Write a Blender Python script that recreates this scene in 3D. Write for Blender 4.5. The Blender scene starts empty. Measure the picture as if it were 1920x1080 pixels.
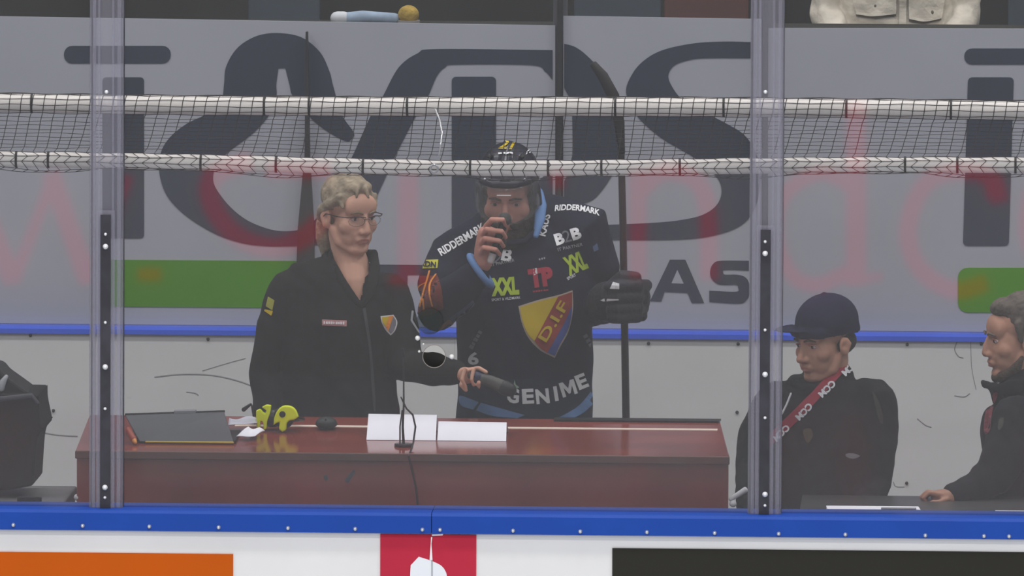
import bpy, bmesh, math, random
import numpy as np
from mathutils import Vector, Matrix, Euler
from mathutils.bvhtree import BVHTree

random.seed(7)
rng = np.random.default_rng(7)
scene = bpy.context.scene
COL = scene.collection
R = math.radians

# ------------------------------------------------------------------ camera
FPX = 18700.0                                   # focal length in pixels of a 1920 wide frame
CAM = Vector((1.5, -30.0, 4.85))
TARGET = Vector((0.0, 0.0, 1.83))
ROLL = R(0.2)
fwd = (TARGET - CAM).normalized()
right = fwd.cross(Vector((0, 0, 1))).normalized()
up = right.cross(fwd).normalized()
right, up = (right * math.cos(ROLL) + up * math.sin(ROLL)), (up * math.cos(ROLL) - right * math.sin(ROLL))
cd = bpy.data.cameras.new('camera')
cam = bpy.data.objects.new('camera', cd)
COL.objects.link(cam)
mw = Matrix((right, up, -fwd)).transposed().to_4x4()
mw.translation = CAM
cam.matrix_world = mw
cd.sensor_width = 36.0
cd.lens = FPX / 1920 * 36.0
cd.clip_start = 1.0
cd.clip_end = 300.0
scene.camera = cam

# ------------------------------------------------------------------ world, arena lamps, exposure
w = bpy.data.worlds.new('arena'); scene.world = w
w.use_nodes = True
bg = w.node_tree.nodes['Background']
bg.inputs['Color'].default_value = (0.92, 0.94, 1.0, 1)
bg.inputs['Strength'].default_value = 0.43
for lx in (-7, 0, 7):
    for ly in (-20, -11, -3, 4.5):
        ld = bpy.data.lights.new('arena_lamp', 'AREA')
        ld.shape = 'RECTANGLE'; ld.size = 3.0; ld.size_y = 1.2
        ld.energy = 400; ld.color = (1.0, 0.985, 0.96)
        lo = bpy.data.objects.new('arena_lamp', ld)
        lo.location = (lx, ly, 12.0)
        COL.objects.link(lo)
scene.view_settings.view_transform = 'Standard'
scene.view_settings.look = 'None'
scene.view_settings.gamma = 1.0
scene.view_settings.use_curve_mapping = False
scene.view_settings.exposure = 0.0
scene.cycles.transparent_max_bounces = 24


def P(px, py, Y):
    """a point of the plane y = Y seen at this pixel of the 1920 x 1080 photograph"""
    d = fwd + right * ((px - 960) / FPX) + up * ((540 - py) / FPX)
    return CAM + d * ((Y - CAM.y) / d.y)


def M_(px, Y):                     # metres covered by px pixels at depth Y
    return px * (Y - CAM.y) / fwd.y / FPX


# ------------------------------------------------------------------ materials
MATS = {}


def mat(name, rgb, rough=0.6, var=0.0, vscale=8.0, bump=0.0, bscale=60.0, metal=0.0, spec=0.3, var_rgb=None, coat=0.0):
    if name in MATS:
        return MATS[name]
    m = bpy.data.materials.new(name); m.use_nodes = True
    nt = m.node_tree; b = nt.nodes['Principled BSDF']
    b.inputs['Base Color'].default_value = (*rgb, 1)
    b.inputs['Roughness'].default_value = rough
    b.inputs['Metallic'].default_value = metal
    b.inputs['Specular IOR Level'].default_value = spec
    b.inputs['Coat Weight'].default_value = coat
    tc = nt.nodes.new('ShaderNodeTexCoord')
    if var > 0 or var_rgb:
        n = nt.nodes.new('ShaderNodeTexNoise'); n.inputs['Scale'].default_value = vscale; n.inputs['Detail'].default_value = 5
        nt.links.new(tc.outputs['Object'], n.inputs['Vector'])
        r = nt.nodes.new('ShaderNodeValToRGB')
        r.color_ramp.elements[0].position = 0.35; r.color_ramp.elements[1].position = 0.68
        lo = var_rgb or tuple(c * (1 - var) for c in rgb)
        r.color_ramp.elements[0].color = (*lo, 1); r.color_ramp.elements[1].color = (*rgb, 1)
        nt.links.new(n.outputs['Fac'], r.inputs['Fac'])
        nt.links.new(r.outputs['Color'], b.inputs['Base Color'])
    if bump > 0:
        n2 = nt.nodes.new('ShaderNodeTexNoise'); n2.inputs['Scale'].default_value = bscale; n2.inputs['Detail'].default_value = 6
        nt.links.new(tc.outputs['Object'], n2.inputs['Vector'])
        bp = nt.nodes.new('ShaderNodeBump'); bp.inputs['Strength'].default_value = bump; bp.inputs['Distance'].default_value = 0.01
        nt.links.new(n2.outputs['Fac'], bp.inputs['Height'])
        nt.links.new(bp.outputs['Normal'], b.inputs['Normal'])
    MATS[name] = m
    return m


def scuffed(name, rgb, mark, rough=0.45):
    """painted board: fine dirt and thin long puck and skate scuffs"""
    m = mat(name, rgb, rough, 0.05, 3.0)
    nt = m.node_tree; b = nt.nodes['Principled BSDF']
    tc = [n for n in nt.nodes if n.type == 'TEX_COORD'][0]
    base = b.inputs['Base Color'].links[0].from_socket
    mp = nt.nodes.new('ShaderNodeMapping'); mp.inputs['Scale'].default_value = (2.2, 1, 16)
    mp.inputs['Rotation'].default_value = (0, 0.12, 0)
    nt.links.new(tc.outputs['Object'], mp.inputs['Vector'])
    n = nt.nodes.new('ShaderNodeTexNoise'); n.inputs['Scale'].default_value = 2.6; n.inputs['Detail'].default_value = 7; n.inputs['Roughness'].default_value = 0.62
    nt.links.new(mp.outputs['Vector'], n.inputs['Vector'])
    r = nt.nodes.new('ShaderNodeValToRGB'); r.color_ramp.elements[0].position = 0.67; r.color_ramp.elements[1].position = 0.74
    r.color_ramp.elements[0].color = (0, 0, 0, 1); r.color_ramp.elements[1].color = (0.5, 0.5, 0.5, 1)
    nt.links.new(n.outputs['Fac'], r.inputs['Fac'])
    mx = nt.nodes.new('ShaderNodeMixRGB'); mx.inputs['Color2'].default_value = (*mark, 1)
    nt.links.new(r.outputs['Color'], mx.inputs['Fac']); nt.links.new(base, mx.inputs['Color1'])
    nt.links.new(mx.outputs['Color'], b.inputs['Base Color'])
    return m


def clear(name, tint, haze, haze_rgb, gloss, rough=0.02):
    """scratched clear plastic: tinted see-through, a milky share for dirt and painted veil, a mirror share"""
    m = bpy.data.materials.new(name); m.use_nodes = True
    nt = m.node_tree; nt.nodes.clear()
    out = nt.nodes.new('ShaderNodeOutputMaterial')
    tr = nt.nodes.new('ShaderNodeBsdfTransparent'); tr.inputs['Color'].default_value = (*tint, 1)
    df = nt.nodes.new('ShaderNodeBsdfDiffuse'); df.inputs['Color'].default_value = (*haze_rgb, 1)
    gl = nt.nodes.new('ShaderNodeBsdfGlossy'); gl.inputs['Roughness'].default_value = rough
    gl.inputs['Color'].default_value = (1, 1, 1, 1)
    a = nt.nodes.new('ShaderNodeMixShader'); a.inputs[0].default_value = haze
    nt.links.new(tr.outputs[0], a.inputs[1]); nt.links.new(df.outputs[0], a.inputs[2])
    c = nt.nodes.new('ShaderNodeMixShader'); c.inputs[0].default_value = gloss
    nt.links.new(a.outputs[0], c.inputs[1]); nt.links.new(gl.outputs[0], c.inputs[2])
    nt.links.new(c.outputs[0], out.inputs['Surface'])
    MATS[name] = m
    return m


mat('board_white_plain', (0.8, 0.8, 0.8), 0.4)
BOARD_F = scuffed('front_board_white', (0.705, 0.695, 0.695), (0.45, 0.45, 0.45))
BOARD_B = scuffed('back_board_white', (0.74, 0.74, 0.73), (0.22, 0.22, 0.22))
ICE = mat('ice', (0.72, 0.76, 0.8), 0.25, 0.06, 0.8)
RAIL = mat('blue_rail', (0.013, 0.060, 0.33), 0.45, 0.08, 5, spec=0.15)
RAILB = mat('blue_back_rail', (0.05, 0.13, 0.80), 0.35, 0.1, 5)
STEEL = mat('bolt_steel', (0.55, 0.57, 0.6), 0.35, metal=0.6)
DARKBOLT = mat('dark_bolt', (0.03, 0.03, 0.03), 0.5)
ORANGE = mat('orange_print', (0.50, 0.092, 0.008), 0.6, 0.06, 4, spec=0.05)
RED = mat('red_print', (0.46, 0.028, 0.056), 0.6, 0.08, 6, spec=0.08)
BLACKP = mat('black_print', (0.029, 0.028, 0.024), 0.6, spec=0.05)
WHITEP = mat('white_print', (0.72, 0.74, 0.78), 0.45)
FILM = mat('banner_film', (0.425, 0.435, 0.485), 0.5, 0.06, 2.5)
LETTER = mat('banner_letter', (0.042, 0.050, 0.078), 0.5, 0.12, 3)
GREEN = mat('banner_green', (0.085, 0.30, 0.004), 0.6, 0.12, 3, spec=0.05)
GLASS = clear('rink_glass', (0.80, 0.80, 0.81), 0.011, (0.8, 0.81, 0.84), 0.034)  # tint dims the box behind; milky share also stands in for reflected veil
ACRYL = clear('post_acrylic', (0.84, 0.84, 0.86), 0.24, (0.29, 0.285, 0.33), 0.03, 0.2)
ACRYL2 = clear('post_acrylic_highlight', (0.87, 0.87, 0.90), 0.11, (0.5, 0.49, 0.56), 0.03, 0.2)  # paler haze, paints the vertical highlight lines of the posts
EDGE = mat('pane_edge', (0.10, 0.10, 0.14), 0.4, 0.7, 26)
CHANNEL = mat('dark_channel', (0.042, 0.040, 0.052), 0.5, 0.35, 14)
PIPE = mat('white_pipe', (0.93, 0.88, 0.82), 0.5, 0.06, 7)
NET = mat('net_cord', (0.03, 0.025, 0.022), 0.8)
WOOD = mat('desk_veneer', (0.27, 0.054, 0.038), 0.14, 0.3, 3.5, spec=0.5)
WOODD = mat('desk_edge', (0.15, 0.075, 0.06), 0.4, 0.2, 5)
PALE = mat('pale_line', (0.75, 0.62, 0.52), 0.5)
PAPER = mat('paper_white', (0.92, 0.91, 0.97), 0.6, 0.03, 20)
BLACKPL = mat('black_plastic', (0.012, 0.012, 0.013), 0.4, 0.2, 12)
GREYPL = mat('grey_cover', (0.075, 0.08, 0.09), 0.5, 0.1, 10)
NEON = mat('neon_yellow', (0.88, 1.0, 0.0), 0.5, 0.05, 20)
JACKET_W = mat('charcoal_jacket', (0.019, 0.0195, 0.019), 0.9, 0.2, 9, 0.06, 45, spec=0.08)
JACKET_S = mat('black_jacket', (0.015, 0.016, 0.016), 0.85, 0.3, 9, 0.07, 40, spec=0.1)
JACKET_R = mat('black_padded_jacket', (0.016, 0.017, 0.02), 0.85, 0.3, 9, 0.08, 40, spec=0.12)
NAVY = mat('navy_jersey', (0.012, 0.0135, 0.030), 0.85, 0.2, 10, 0.06, 60, spec=0.1)
NAVYH = mat('navy_helmet', (0.010, 0.010, 0.022), 0.38, 0.1, 10, coat=0.1)
CAPM = mat('navy_cap', (0.016, 0.017, 0.045), 0.9, 0.12, 18, 0.05, 60, spec=0.08)
SKIN_W = mat('skin_pale', (0.66, 0.37, 0.26), 0.55, 0.14, 22, 0.05, 60)
SKIN_P = mat('skin_ruddy', (0.60, 0.28, 0.21), 0.55, 0.18, 24, 0.05, 60)
SKIN_S = mat('skin_warm', (0.52, 0.27, 0.18), 0.55, 0.16, 22, 0.05, 60)
LIP = mat('lips', (0.46, 0.20, 0.155), 0.55)
HAIR_W = mat('hair_ash_blond', (0.40, 0.32, 0.22), 0.65, 0.5, 40, 0.35, 110)
HAIR_R = mat('hair_grey_brown', (0.135, 0.108, 0.088), 0.7, 0.45, 40, 0.3, 120)
BEARD = mat('beard_brown', (0.055, 0.035, 0.022), 0.8, 0.5, 45, 0.7, 150)
EYEW = mat('eye_white', (0.62, 0.55, 0.50), 0.3)
IRIS = mat('iris', (0.02, 0.018, 0.015), 0.2)
SKYB = mat('light_blue', (0.12, 0.235, 0.47), 0.7, 0.15, 20)
LIME = mat('lime_print', (0.42, 0.56, 0.03), 0.7)
YELL = mat('yellow_print', (0.62, 0.45, 0.0), 0.65)
REDP = mat('shield_red', (0.36, 0.045, 0.025), 0.65, 0.2, 30)
BLUEP = mat('shield_blue', (0.05, 0.08, 0.30), 0.65)
WHT = mat('print_white', (0.75, 0.75, 0.76), 0.65)
GREYT = mat('print_grey', (0.16, 0.16, 0.18), 0.65)
PINKR = mat('print_red', (0.42, 0.03, 0.055), 0.65)
ORNG = mat('flame_orange', (0.75, 0.26, 0.02), 0.65)
FLRED = mat('flame_red', (0.16, 0.022, 0.012), 0.7)
LANY = mat('lanyard_red', (0.32, 0.016, 0.035), 0.6)
BEIGE = mat('beige_jacket', (0.72, 0.66, 0.55), 0.85, 0.2, 9, 0.4, 50)
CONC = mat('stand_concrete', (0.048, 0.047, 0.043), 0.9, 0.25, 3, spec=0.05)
FLOORM = mat('rubber_floor', (0.05, 0.05, 0.05), 0.8, 0.2, 6)
SLATE = mat('seat_slate', (0.07, 0.09, 0.11), 0.5, 0.1, 6)
MAROON = mat('seat_maroon', (0.13, 0.06, 0.05), 0.5, 0.1, 6)
STICKM = mat('stick_black', (0.018, 0.014, 0.013), 0.4, 0.3, 12)
STONE = mat('post_dark', (0.035, 0.035, 0.036), 0.5, 0.3, 8)

# ------------------------------------------------------------------ mesh helpers


def link(name, me, m=None, parent=None):
    o = bpy.data.objects.new(name, me)
    COL.objects.link(o)
    if m is not None:
        for x in (m if isinstance(m, (list, tuple)) else [m]):
            me.materials.append(x)
    if parent is not None:
        o.parent = parent
    return o


def tag(o, label=None, cat=None, group=None, kind=None):
    if label: o['label'] = label
    if cat: o['category'] = cat
    if group: o['group'] = group
    if kind: o['kind'] = kind
    return o


def thing(name, label, cat, group=None):
    o = bpy.data.objects.new(name, None)
    COL.objects.link(o)
    o.empty_display_size = 0.1
    return tag(o, label, cat, group)


def from_np(name, V, F, m=None, parent=None, smooth=False):
    me = bpy.data.meshes.new(name)
    me.from_pydata([tuple(v) for v in V], [], [tuple(f) for f in F])
    me.update()
    if smooth:
        me.polygons.foreach_set('use_smooth', [True] * len(me.polygons))
        me.set_sharp_from_angle(angle=R(50))
    return link(name, me, m, parent)


def box(name, lo, hi, m, parent=None, bev=0.0):
    bm = bmesh.new()
    bmesh.ops.create_cube(bm, size=1)
    for v in bm.verts:
        v.co = Vector(((lo[i] + hi[i]) / 2 + v.co[i] * (hi[i] - lo[i]) for i in range(3)))
    if bev:
        bmesh.ops.bevel(bm, geom=bm.edges[:], offset=bev, segments=2, affect='EDGES', profile=0.5)
    me = bpy.data.meshes.new(name); bm.to_mesh(me); bm.free()
    return link(name, me, m, parent)


def prism(name, pts, dvec, m, parent=None, bev=0.0):
    """closed polygon of 3-D points pushed along dvec"""
    bm = bmesh.new()
    vs = [bm.verts.new(p) for p in pts]
    f = bm.faces.new(vs)
    r = bmesh.ops.extrude_face_region(bm, geom=[f])
    for g in r['geom']:
        if isinstance(g, bmesh.types.BMVert):
            g.co += Vector(dvec)
    bmesh.ops.recalc_face_normals(bm, faces=bm.faces)
    if bev:
        bmesh.ops.bevel(bm, geom=bm.edges[:], offset=bev, segments=2, affect='EDGES', profile=0.5)
    me = bpy.data.meshes.new(name); bm.to_mesh(me); bm.free()
    return link(name, me, m, parent)


def spline(pts, n=6, closed=True):
    """Catmull-Rom through (x, y) points; a third entry marks a sharp corner"""
    N = len(pts); out = []
    rngN = N if closed else N - 1
    for i in range(rngN):
        p1, p2 = pts[i], pts[(i + 1) % N]
        a, b = np.array(p1[:2], float), np.array(p2[:2], float)
        c1, c2 = len(p1) > 2, len(p2) > 2
        if c1 and c2:
            out.append(tuple(a)); continue
        p0, p3 = np.array(pts[(i - 1) % N][:2], float), np.array(pts[(i + 2) % N][:2], float)
        t1 = (b - a) if (c1 or (not closed and i == 0)) else (b - p0) / 2
        t2 = (b - a) if (c2 or (not closed and i == N - 2)) else (p3 - a) / 2
        for k in range(n):
            t = k / n
            h = (2*t**3 - 3*t**2 + 1) * a + (t**3 - 2*t**2 + t) * t1 + (-2*t**3 + 3*t**2) * b + (t**3 - t**2) * t2
            out.append(tuple(h))
    if not closed:
        out.append(tuple(pts[-1][:2]))
    return out


def pxprism(name, pxpts, Y, thick, m, parent=None, smooth=True, n=6, bev=0.0):
    q = spline(pxpts, n) if smooth else [p[:2] for p in pxpts]
    return prism(name, [P(x, y, Y) for x, y in q], (0, thick, 0), m, parent, bev)


def pxbox(name, x0, y0, x1, y1, Y, depth, m, parent=None, bev=0.0):
    a, b = P(x0, y1, Y), P(x1, y0, Y)
    return box(name, (a.x, Y, a.z), (b.x, Y + depth, b.z), m, parent, bev)


def ring_axes(t, ref):
    t = t / np.linalg.norm(t)
    u = np.cross(ref, t)
    if np.linalg.norm(u) < 0.15:
        u = np.cross(np.array([1.0, 0.02, 0.0]), t)
    u = u / np.linalg.norm(u)
    return t, u, np.cross(t, u)


def tube(rings, ref=(0, 1, 0), seg=16, caps=True):
    """closed round tube through [(centre, r | (side, depth))]; ends rounded"""
    ref = np.array(ref, float)
    C = [np.array(r[0], float) for r in rings]
    W = [(r[1], r[1]) if not isinstance(r[1], (tuple, list)) else tuple(r[1]) for r in rings]
    Tn = []
    for i in range(len(C)):
        a, b = C[max(i - 1, 0)], C[min(i + 1, len(C) - 1)]
        Tn.append(b - a)
    full = []
    t0, t1 = Tn[0] / np.linalg.norm(Tn[0]), Tn[-1] / np.linalg.norm(Tn[-1])
    k = min(W[0]); k2 = min(W[-1])
    if caps:
        for a in (80, 55, 28):
            s, c = math.sin(R(a)), math.cos(R(a))
            full.append((C[0] - t0 * k * s, (W[0][0] * c, W[0][1] * c), Tn[0]))
    full += list(zip(C, W, Tn))
    if caps:
        for a in (28, 55, 80):
            s, c = math.sin(R(a)), math.cos(R(a))
            full.append((C[-1] + t1 * k2 * s, (W[-1][0] * c, W[-1][1] * c), Tn[-1]))
    V = []; F = []
    ang = np.arange(seg) / seg * 2 * math.pi
    for c, wd, t in full:
        _, u, v = ring_axes(t, ref)
        V.append(c + np.outer(np.cos(ang) * wd[0], u) + np.outer(np.sin(ang) * wd[1], v))
    V = np.concatenate(V)
    L = len(full)
    for i in range(L - 1):
        for j in range(seg):
            F.append((i * seg + j, i * seg + (j + 1) % seg, (i + 1) * seg + (j + 1) % seg, (i + 1) * seg + j))
    F.append(tuple(range(seg))[::-1]); F.append(tuple((L - 1) * seg + j for j in range(seg)))
    return V, F


def ell(c, r, rot=None, nu=20, nv=12):
    r = (r, r, r) if not isinstance(r, (tuple, list)) else r
    V = [(0, 0, 1)]
    for i in range(1, nv):
        a = math.pi * i / nv
        for j in range(nu):
            b = 2 * math.pi * j / nu
            V.append((math.sin(a) * math.cos(b), math.sin(a) * math.sin(b), math.cos(a)))
    V.append((0, 0, -1))
    V = np.array(V) * np.array(r)
    if rot is not None:
        V = V @ np.array(Euler([R(x) for x in rot]).to_matrix()).T
    V = V + np.array(c, float)
    F = []
    for j in range(nu):
        F.append((0, 1 + j, 1 + (j + 1) % nu))
        F.append((1 + (nv - 2) * nu + j, len(V) - 1, 1 + (nv - 2) * nu + (j + 1) % nu))
    for i in range(nv - 2):
        for j in range(nu):
            F.append((1 + i * nu + j, 1 + (i + 1) * nu + j, 1 + (i + 1) * nu + (j + 1) % nu, 1 + i * nu + (j + 1) % nu))
    return V, F


def merge(prims):
    V = []; F = []; o = 0
    for v, f in prims:
        V.append(np.asarray(v)); F += [tuple(i + o for i in q) for q in f]; o += len(v)
    return np.concatenate(V), F


def solid(name, prims, m, parent=None, smooth=True):
    V, F = merge(prims)
    return from_np(name, V, F, m, parent, smooth)


def wob(V, scale, amp, seed=0, n=7):
    """smooth pseudo-noise value for each vertex"""
    g = np.random.default_rng(seed)
    s = np.zeros(len(V))
    for _ in range(n):
        d = g.normal(size=3); d /= np.linalg.norm(d)
        s += np.sin(V @ d * (2 * math.pi / scale) * g.uniform(0.6, 1.5) + g.uniform(0, 6.28))
    return s / n * amp


def organic(name, prims, voxel, mats, parent=None, smooth=6, brushes=(), matfn=None, cut=None, folds=None):
    """union of closed shapes as one continuous skin (voxel remesh), then smoothed and sculpted"""
    V, F = merge(prims)
    me = bpy.data.meshes.new(name + '_raw'); me.from_pydata([tuple(v) for v in V], [], F); me.update()
    t = bpy.data.objects.new('tmp', me); COL.objects.link(t)
    md = t.modifiers.new('r', 'REMESH'); md.mode = 'VOXEL'; md.voxel_size = voxel; md.adaptivity = 0
    if smooth:
        ms = t.modifiers.new('s', 'SMOOTH'); ms.factor = 0.5; ms.iterations = smooth
    dg = bpy.context.evaluated_depsgraph_get()
    out = bpy.data.meshes.new_from_object(t.evaluated_get(dg))
    bpy.data.objects.remove(t); bpy.data.meshes.remove(me)
    n = len(out.vertices)
    co = np.empty(n * 3); out.vertices.foreach_get('co', co); co = co.reshape(n, 3)
    nor = np.empty(n * 3); out.vertices.foreach_get('normal', nor); nor = nor.reshape(n, 3)
    if folds:
        for sc, am, sd in folds:
            co = co + nor * wob(co, sc, am, sd)[:, None]
    for c, rad, disp in brushes:
        rad = np.array(rad if isinstance(rad, (tuple, list)) else (rad,) * 3)
        d = (co - np.array(c)) / rad
        co = co + np.exp(-(d ** 2).sum(1))[:, None] * np.array(disp)
    out.vertices.foreach_set('co', co.ravel())
    out.materials.clear()
    out.name = name
    if matfn or cut:
        cen = np.empty(len(out.polygons) * 3); out.polygons.foreach_get('center', cen); cen = cen.reshape(-1, 3)
        if matfn:
            out.polygons.foreach_set('material_index', np.asarray(matfn(cen), dtype=np.int32))
    out.polygons.foreach_set('use_smooth', [True] * len(out.polygons))
    if cut:
        mask = cut(cen)
        bm = bmesh.new(); bm.from_mesh(out); bm.faces.ensure_lookup_table()
        bmesh.ops.delete(bm, geom=[bm.faces[i] for i in np.nonzero(mask)[0]], context='FACES')
        bm.to_mesh(out); bm.free()
    out.update()
    return link(name, out, mats, parent)


def bvh_of(*objs):
    V = []; F = []; o = 0
    for ob in objs:
        me = ob.data
        n = len(me.vertices)
        co = np.empty(n * 3); me.vertices.foreach_get('co', co)
        V += [tuple(x) for x in co.reshape(n, 3)]
        F += [tuple(i + o for i in p.vertices) for p in me.polygons]; o += n
    return BVHTree.FromPolygons(V, F)


def text2d(s, bold=0.0, shear=0.0, spacing=1.0):
    """flat text as 2-D vertices and faces, one unit tall, centred"""
    cu = bpy.data.curves.new('t', 'FONT'); cu.body = s; cu.offset = bold; cu.shear = shear; cu.space_character = spacing
    cu.resolution_u = 3
    o = bpy.data.objects.new('t', cu); COL.objects.link(o)
    dg = bpy.context.evaluated_depsgraph_get()
    me = bpy.data.meshes.new_from_object(o.evaluated_get(dg))
    V = np.array([v.co[:2] for v in me.vertices]); F = [tuple(p.vertices) for p in me.polygons]
    bpy.data.objects.remove(o); bpy.data.curves.remove(cu); bpy.data.meshes.remove(me)
    lo, hi = V.min(0), V.max(0)
    return (V - (lo + hi) / 2) / (hi[1] - lo[1]), F, (hi[0] - lo[0]) / (hi[1] - lo[1])


def text_px(s, cx, cy, h, ang=0.0, wide=None, bold=0.0, shear=0.0, flip=False, vshear=0.0, arc=0.0):
    """text laid out around pixel (cx, cy), h pixels tall, turned by ang degrees (counter-clockwise)"""
    V, F, asp = text2d(s, bold, shear)
    kx = (wide / asp / h) if wide else 1.0
    a = R(ang); out = []
    for x, y in V:
        X, Yy = x * h * kx, y * h
        if flip: X, Yy = -X, -Yy
        Yy += X * vshear + arc * X * X
        out.append((cx + X * math.cos(a) + Yy * math.sin(a) * 1.0 * (1), cy - (Yy * math.cos(a)) - X * math.sin(a)) if False else
                   (cx + X * math.cos(a) - Yy * math.sin(a), cy - (X * math.sin(a) + Yy * math.cos(a))))
    return out, F


def bars_px(cx, cy, h, ang, wide, n, seed=1):
    """marks too small to read: a row of short blocks of uneven width"""
    g = random.Random(seed); a = R(ang); V = []; F = []
    for k in range(n):
        u0 = (k / n - 0.5) * wide; u1 = u0 + wide / n * g.uniform(0.55, 0.85)
        v1 = h / 2 * g.uniform(0.8, 1.0); o = len(V)
        for u, v in ((u0, -v1), (u1, -v1), (u1, v1), (u0, v1)):
            V.append((cx + u * math.cos(a) - v * math.sin(a), cy - (u * math.sin(a) + v * math.cos(a))))
        F.append((o, o + 1, o + 2, o + 3))
    return V, F


def poly_px(pts, smooth=True, n=5):
    q = spline(pts, n) if smooth else [p[:2] for p in pts]
    return q, [tuple(range(len(q)))]


def decal(name, VF, m, tree, Y, parent, lift=0.003, maxe=9.0, label=None):
    """a flat print pressed on to a surface: vertices laid out in pixels at depth Y, pushed on to the surface"""
    V, F = VF
    bm = bmesh.new()
    vs = [bm.verts.new((x, y, 0)) for x, y in V]
    for f in F:
        try:
            bm.faces.new([vs[i] for i in f])
        except ValueError:
            pass
    bmesh.ops.triangulate(bm, faces=bm.faces[:])
    for _ in range(4):
        es = [e for e in bm.edges if e.calc_length() > maxe]
        if not es: break
        bmesh.ops.subdivide_edges(bm, edges=es, cuts=1)
        bmesh.ops.triangulate(bm, faces=bm.faces[:])
    bad = []
    for v in bm.verts:
        p = P(v.co.x, v.co.y, Y)
        d = (p - CAM).normalized()
        hit = tree.ray_cast(p - d * 0.7, d, 1.6)
        if hit[0] is None:
            bad.append(v)
        else:
            nrm = hit[1] if hit[1].dot(d) < 0 else -hit[1]
            v.co = hit[0] + nrm * lift * 0.5 - d * lift
    if bad:
        bmesh.ops.delete(bm, geom=bad, context='VERTS')
    me = bpy.data.meshes.new(name); bm.to_mesh(me); bm.free()
    o = link(name, me, m, parent)
    if label: o['label'] = label
    return o


# ================================================================== THE SETTING
YB = 3.2                                             # boards at the back of the officials' box
ZR = P(960, 962, 0).z                                # top of the near rail
FLOOR_Z = 0.30
tag(box('floor_ice', (-16, -28, -0.1), (16, 0.10, 0.0), ICE), kind='structure')
tag(box('floor_box', (-6, 0.16, 0.0), (6, YB, FLOOR_Z), FLOORM), kind='structure')
# near boards with printed fields
wf = tag(box('wall_front', (-6, 0.0, 0.0), (6, 0.14, P(960, 1001, 0).z), BOARD_F, bev=0.004), kind='structure')
pxbox('orange_field', -700, 1039, 437, 1500, -0.004, 0.006, ORANGE, wf)
pxbox('red_field', 712, 1003, 893, 1500, -0.004, 0.006, RED, wf)
pxbox('black_field', 1146, 1043, 2700, 1500, -0.004, 0.006, BLACKP, wf)
pxprism('white_mark', [(770, 1060, 1), (785, 1044, 1), (804, 1050), (812, 1053), (826, 1060), (834, 1069), (838, 1082), (836, 1110), (815, 1150), (790, 1150), (769, 1110), (769, 1080)], -0.007, 0.006, WHITEP, wf)
pxprism('torn_seam', [(808, 1007, 1), (810.5, 1007, 1), (809, 1020, 1), (811, 1052, 1), (805.5, 1050, 1), (807.5, 1020, 1)], -0.0075, 0.004, WHT, wf, False)
pxprism('torn_corner', [(810, 1002, 1), (831, 1001, 1), (830, 1004, 1), (810, 1005, 1)], -0.0075, 0.004, WHT, wf, False)
pxprism('panel_seam', [(809.3, 1050, 1), (810.6, 1050, 1), (810.8, 1300, 1), (809.5, 1300, 1)], -0.0085, 0.002, GREYT, wf, False)
# blue rail: two lengths butting at the seam
SEAM = P(809, 980, -0.02).x
zt, zb = ZR, P(960, 1003, -0.03).z
BOLTX = [25, 155, 280, 410, 540, 666, 792, 825, 962, 1088, 1213, 1340, 1460, 1585, 1735, 1845, 1892]


def rail_length(name, x0, x1, label):
    pts = [(-0.018, zb), (-0.018, zt - 0.010), (-0.012, zt - 0.002), (-0.004, zt), (0.17, zt), (0.17, zb)]
    o = prism(name, [(x0, y, z) for y, z in pts], (x1 - x0, 0, 0), RAIL)
    return tag(o, label, None, None, 'structure')


t1 = rail_length('trim_1', -6, SEAM - 0.001, 'blue cap rail left of the seam, over the orange board')
t2 = rail_length('trim_2', SEAM + 0.001, 6, 'blue cap rail right of the seam, over the black board')
for bx in BOLTX:
    p = P(bx, 984 + bx * 0.0115, -0.018)
    V, F = tube([((p.x, -0.018, p.z), 0.0065), ((p.x, -0.024, p.z), 0.005)], ref=(0, 0, 1), seg=10)
    from_np('bolt', V, F, STEEL, t1 if bx < 809 else t2, True)

# back boards, rail and banner panels
ZBR = P(960, 628, YB).z
wb = tag(box('wall_back', (-6, YB, 0.0), (6, YB + 0.12, ZBR), BOARD_B), kind='structure')
for bx, by in ((57, 629), (390, 636), (1216, 644), (1384, 645), (1701, 646), (1700, 906), (1382, 773), (1840, 645), (100, 770)):
    p = P(bx, by, YB - 0.002)
    V, F = tube([((p.x, YB + 0.004, p.z), 0.007), ((p.x, YB - 0.004, p.z), 0.005)], ref=(0, 0, 1), seg=8)
    from_np('bolt', V, F, DARKBOLT, wb, True)


def scuff(pts, wd, m=None):
    V, F = tube([(tuple(P(x, y, YB - 0.0005)), (M_(wd, YB), 0.0012)) for x, y in spline([(a, b) for a, b in pts], 4, False)], ref=(0, 1, 0), seg=6)
    from_np('scuff_mark', V, F, mat('scuff', (0.30, 0.30, 0.30), 0.8), wb, True)


scuff([(290, 707), (340, 702), (400, 704), (455, 717), (495, 735)], 1.4)
scuff([(380, 695), (430, 680), (460, 672)], 0.8)
scuff([(1795, 640), (1790, 655), (1797, 668), (1806, 671)], 1.0)
scuff([(1790, 742), (1808, 744), (1818, 738)], 1.0)
scuff([(1720, 785), (1735, 797), (1746, 801)], 1.0)
scuff([(85, 812), (110, 816), (145, 818)], 1.4)
scuff([(350, 735), (365, 737), (372, 741)], 1.0)
scuff([(1820, 640), (1822, 690), (1830, 730)], 0.6)
scuff([(1675, 904), (1680, 912), (1695, 913)], 0.9)
tb = tag(prism('trim_3', [(-6, y, z) for y, z in ((YB - 0.014, ZBR - 0.008), (YB - 0.014, ZBR + 0.008), (YB - 0.004, ZBR + 0.018), (YB + 0.12, ZBR + 0.018), (YB + 0.12, ZBR - 0.008))], (12, 0, 0), RAILB), kind='structure')

YP = YB + 0.05


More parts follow.
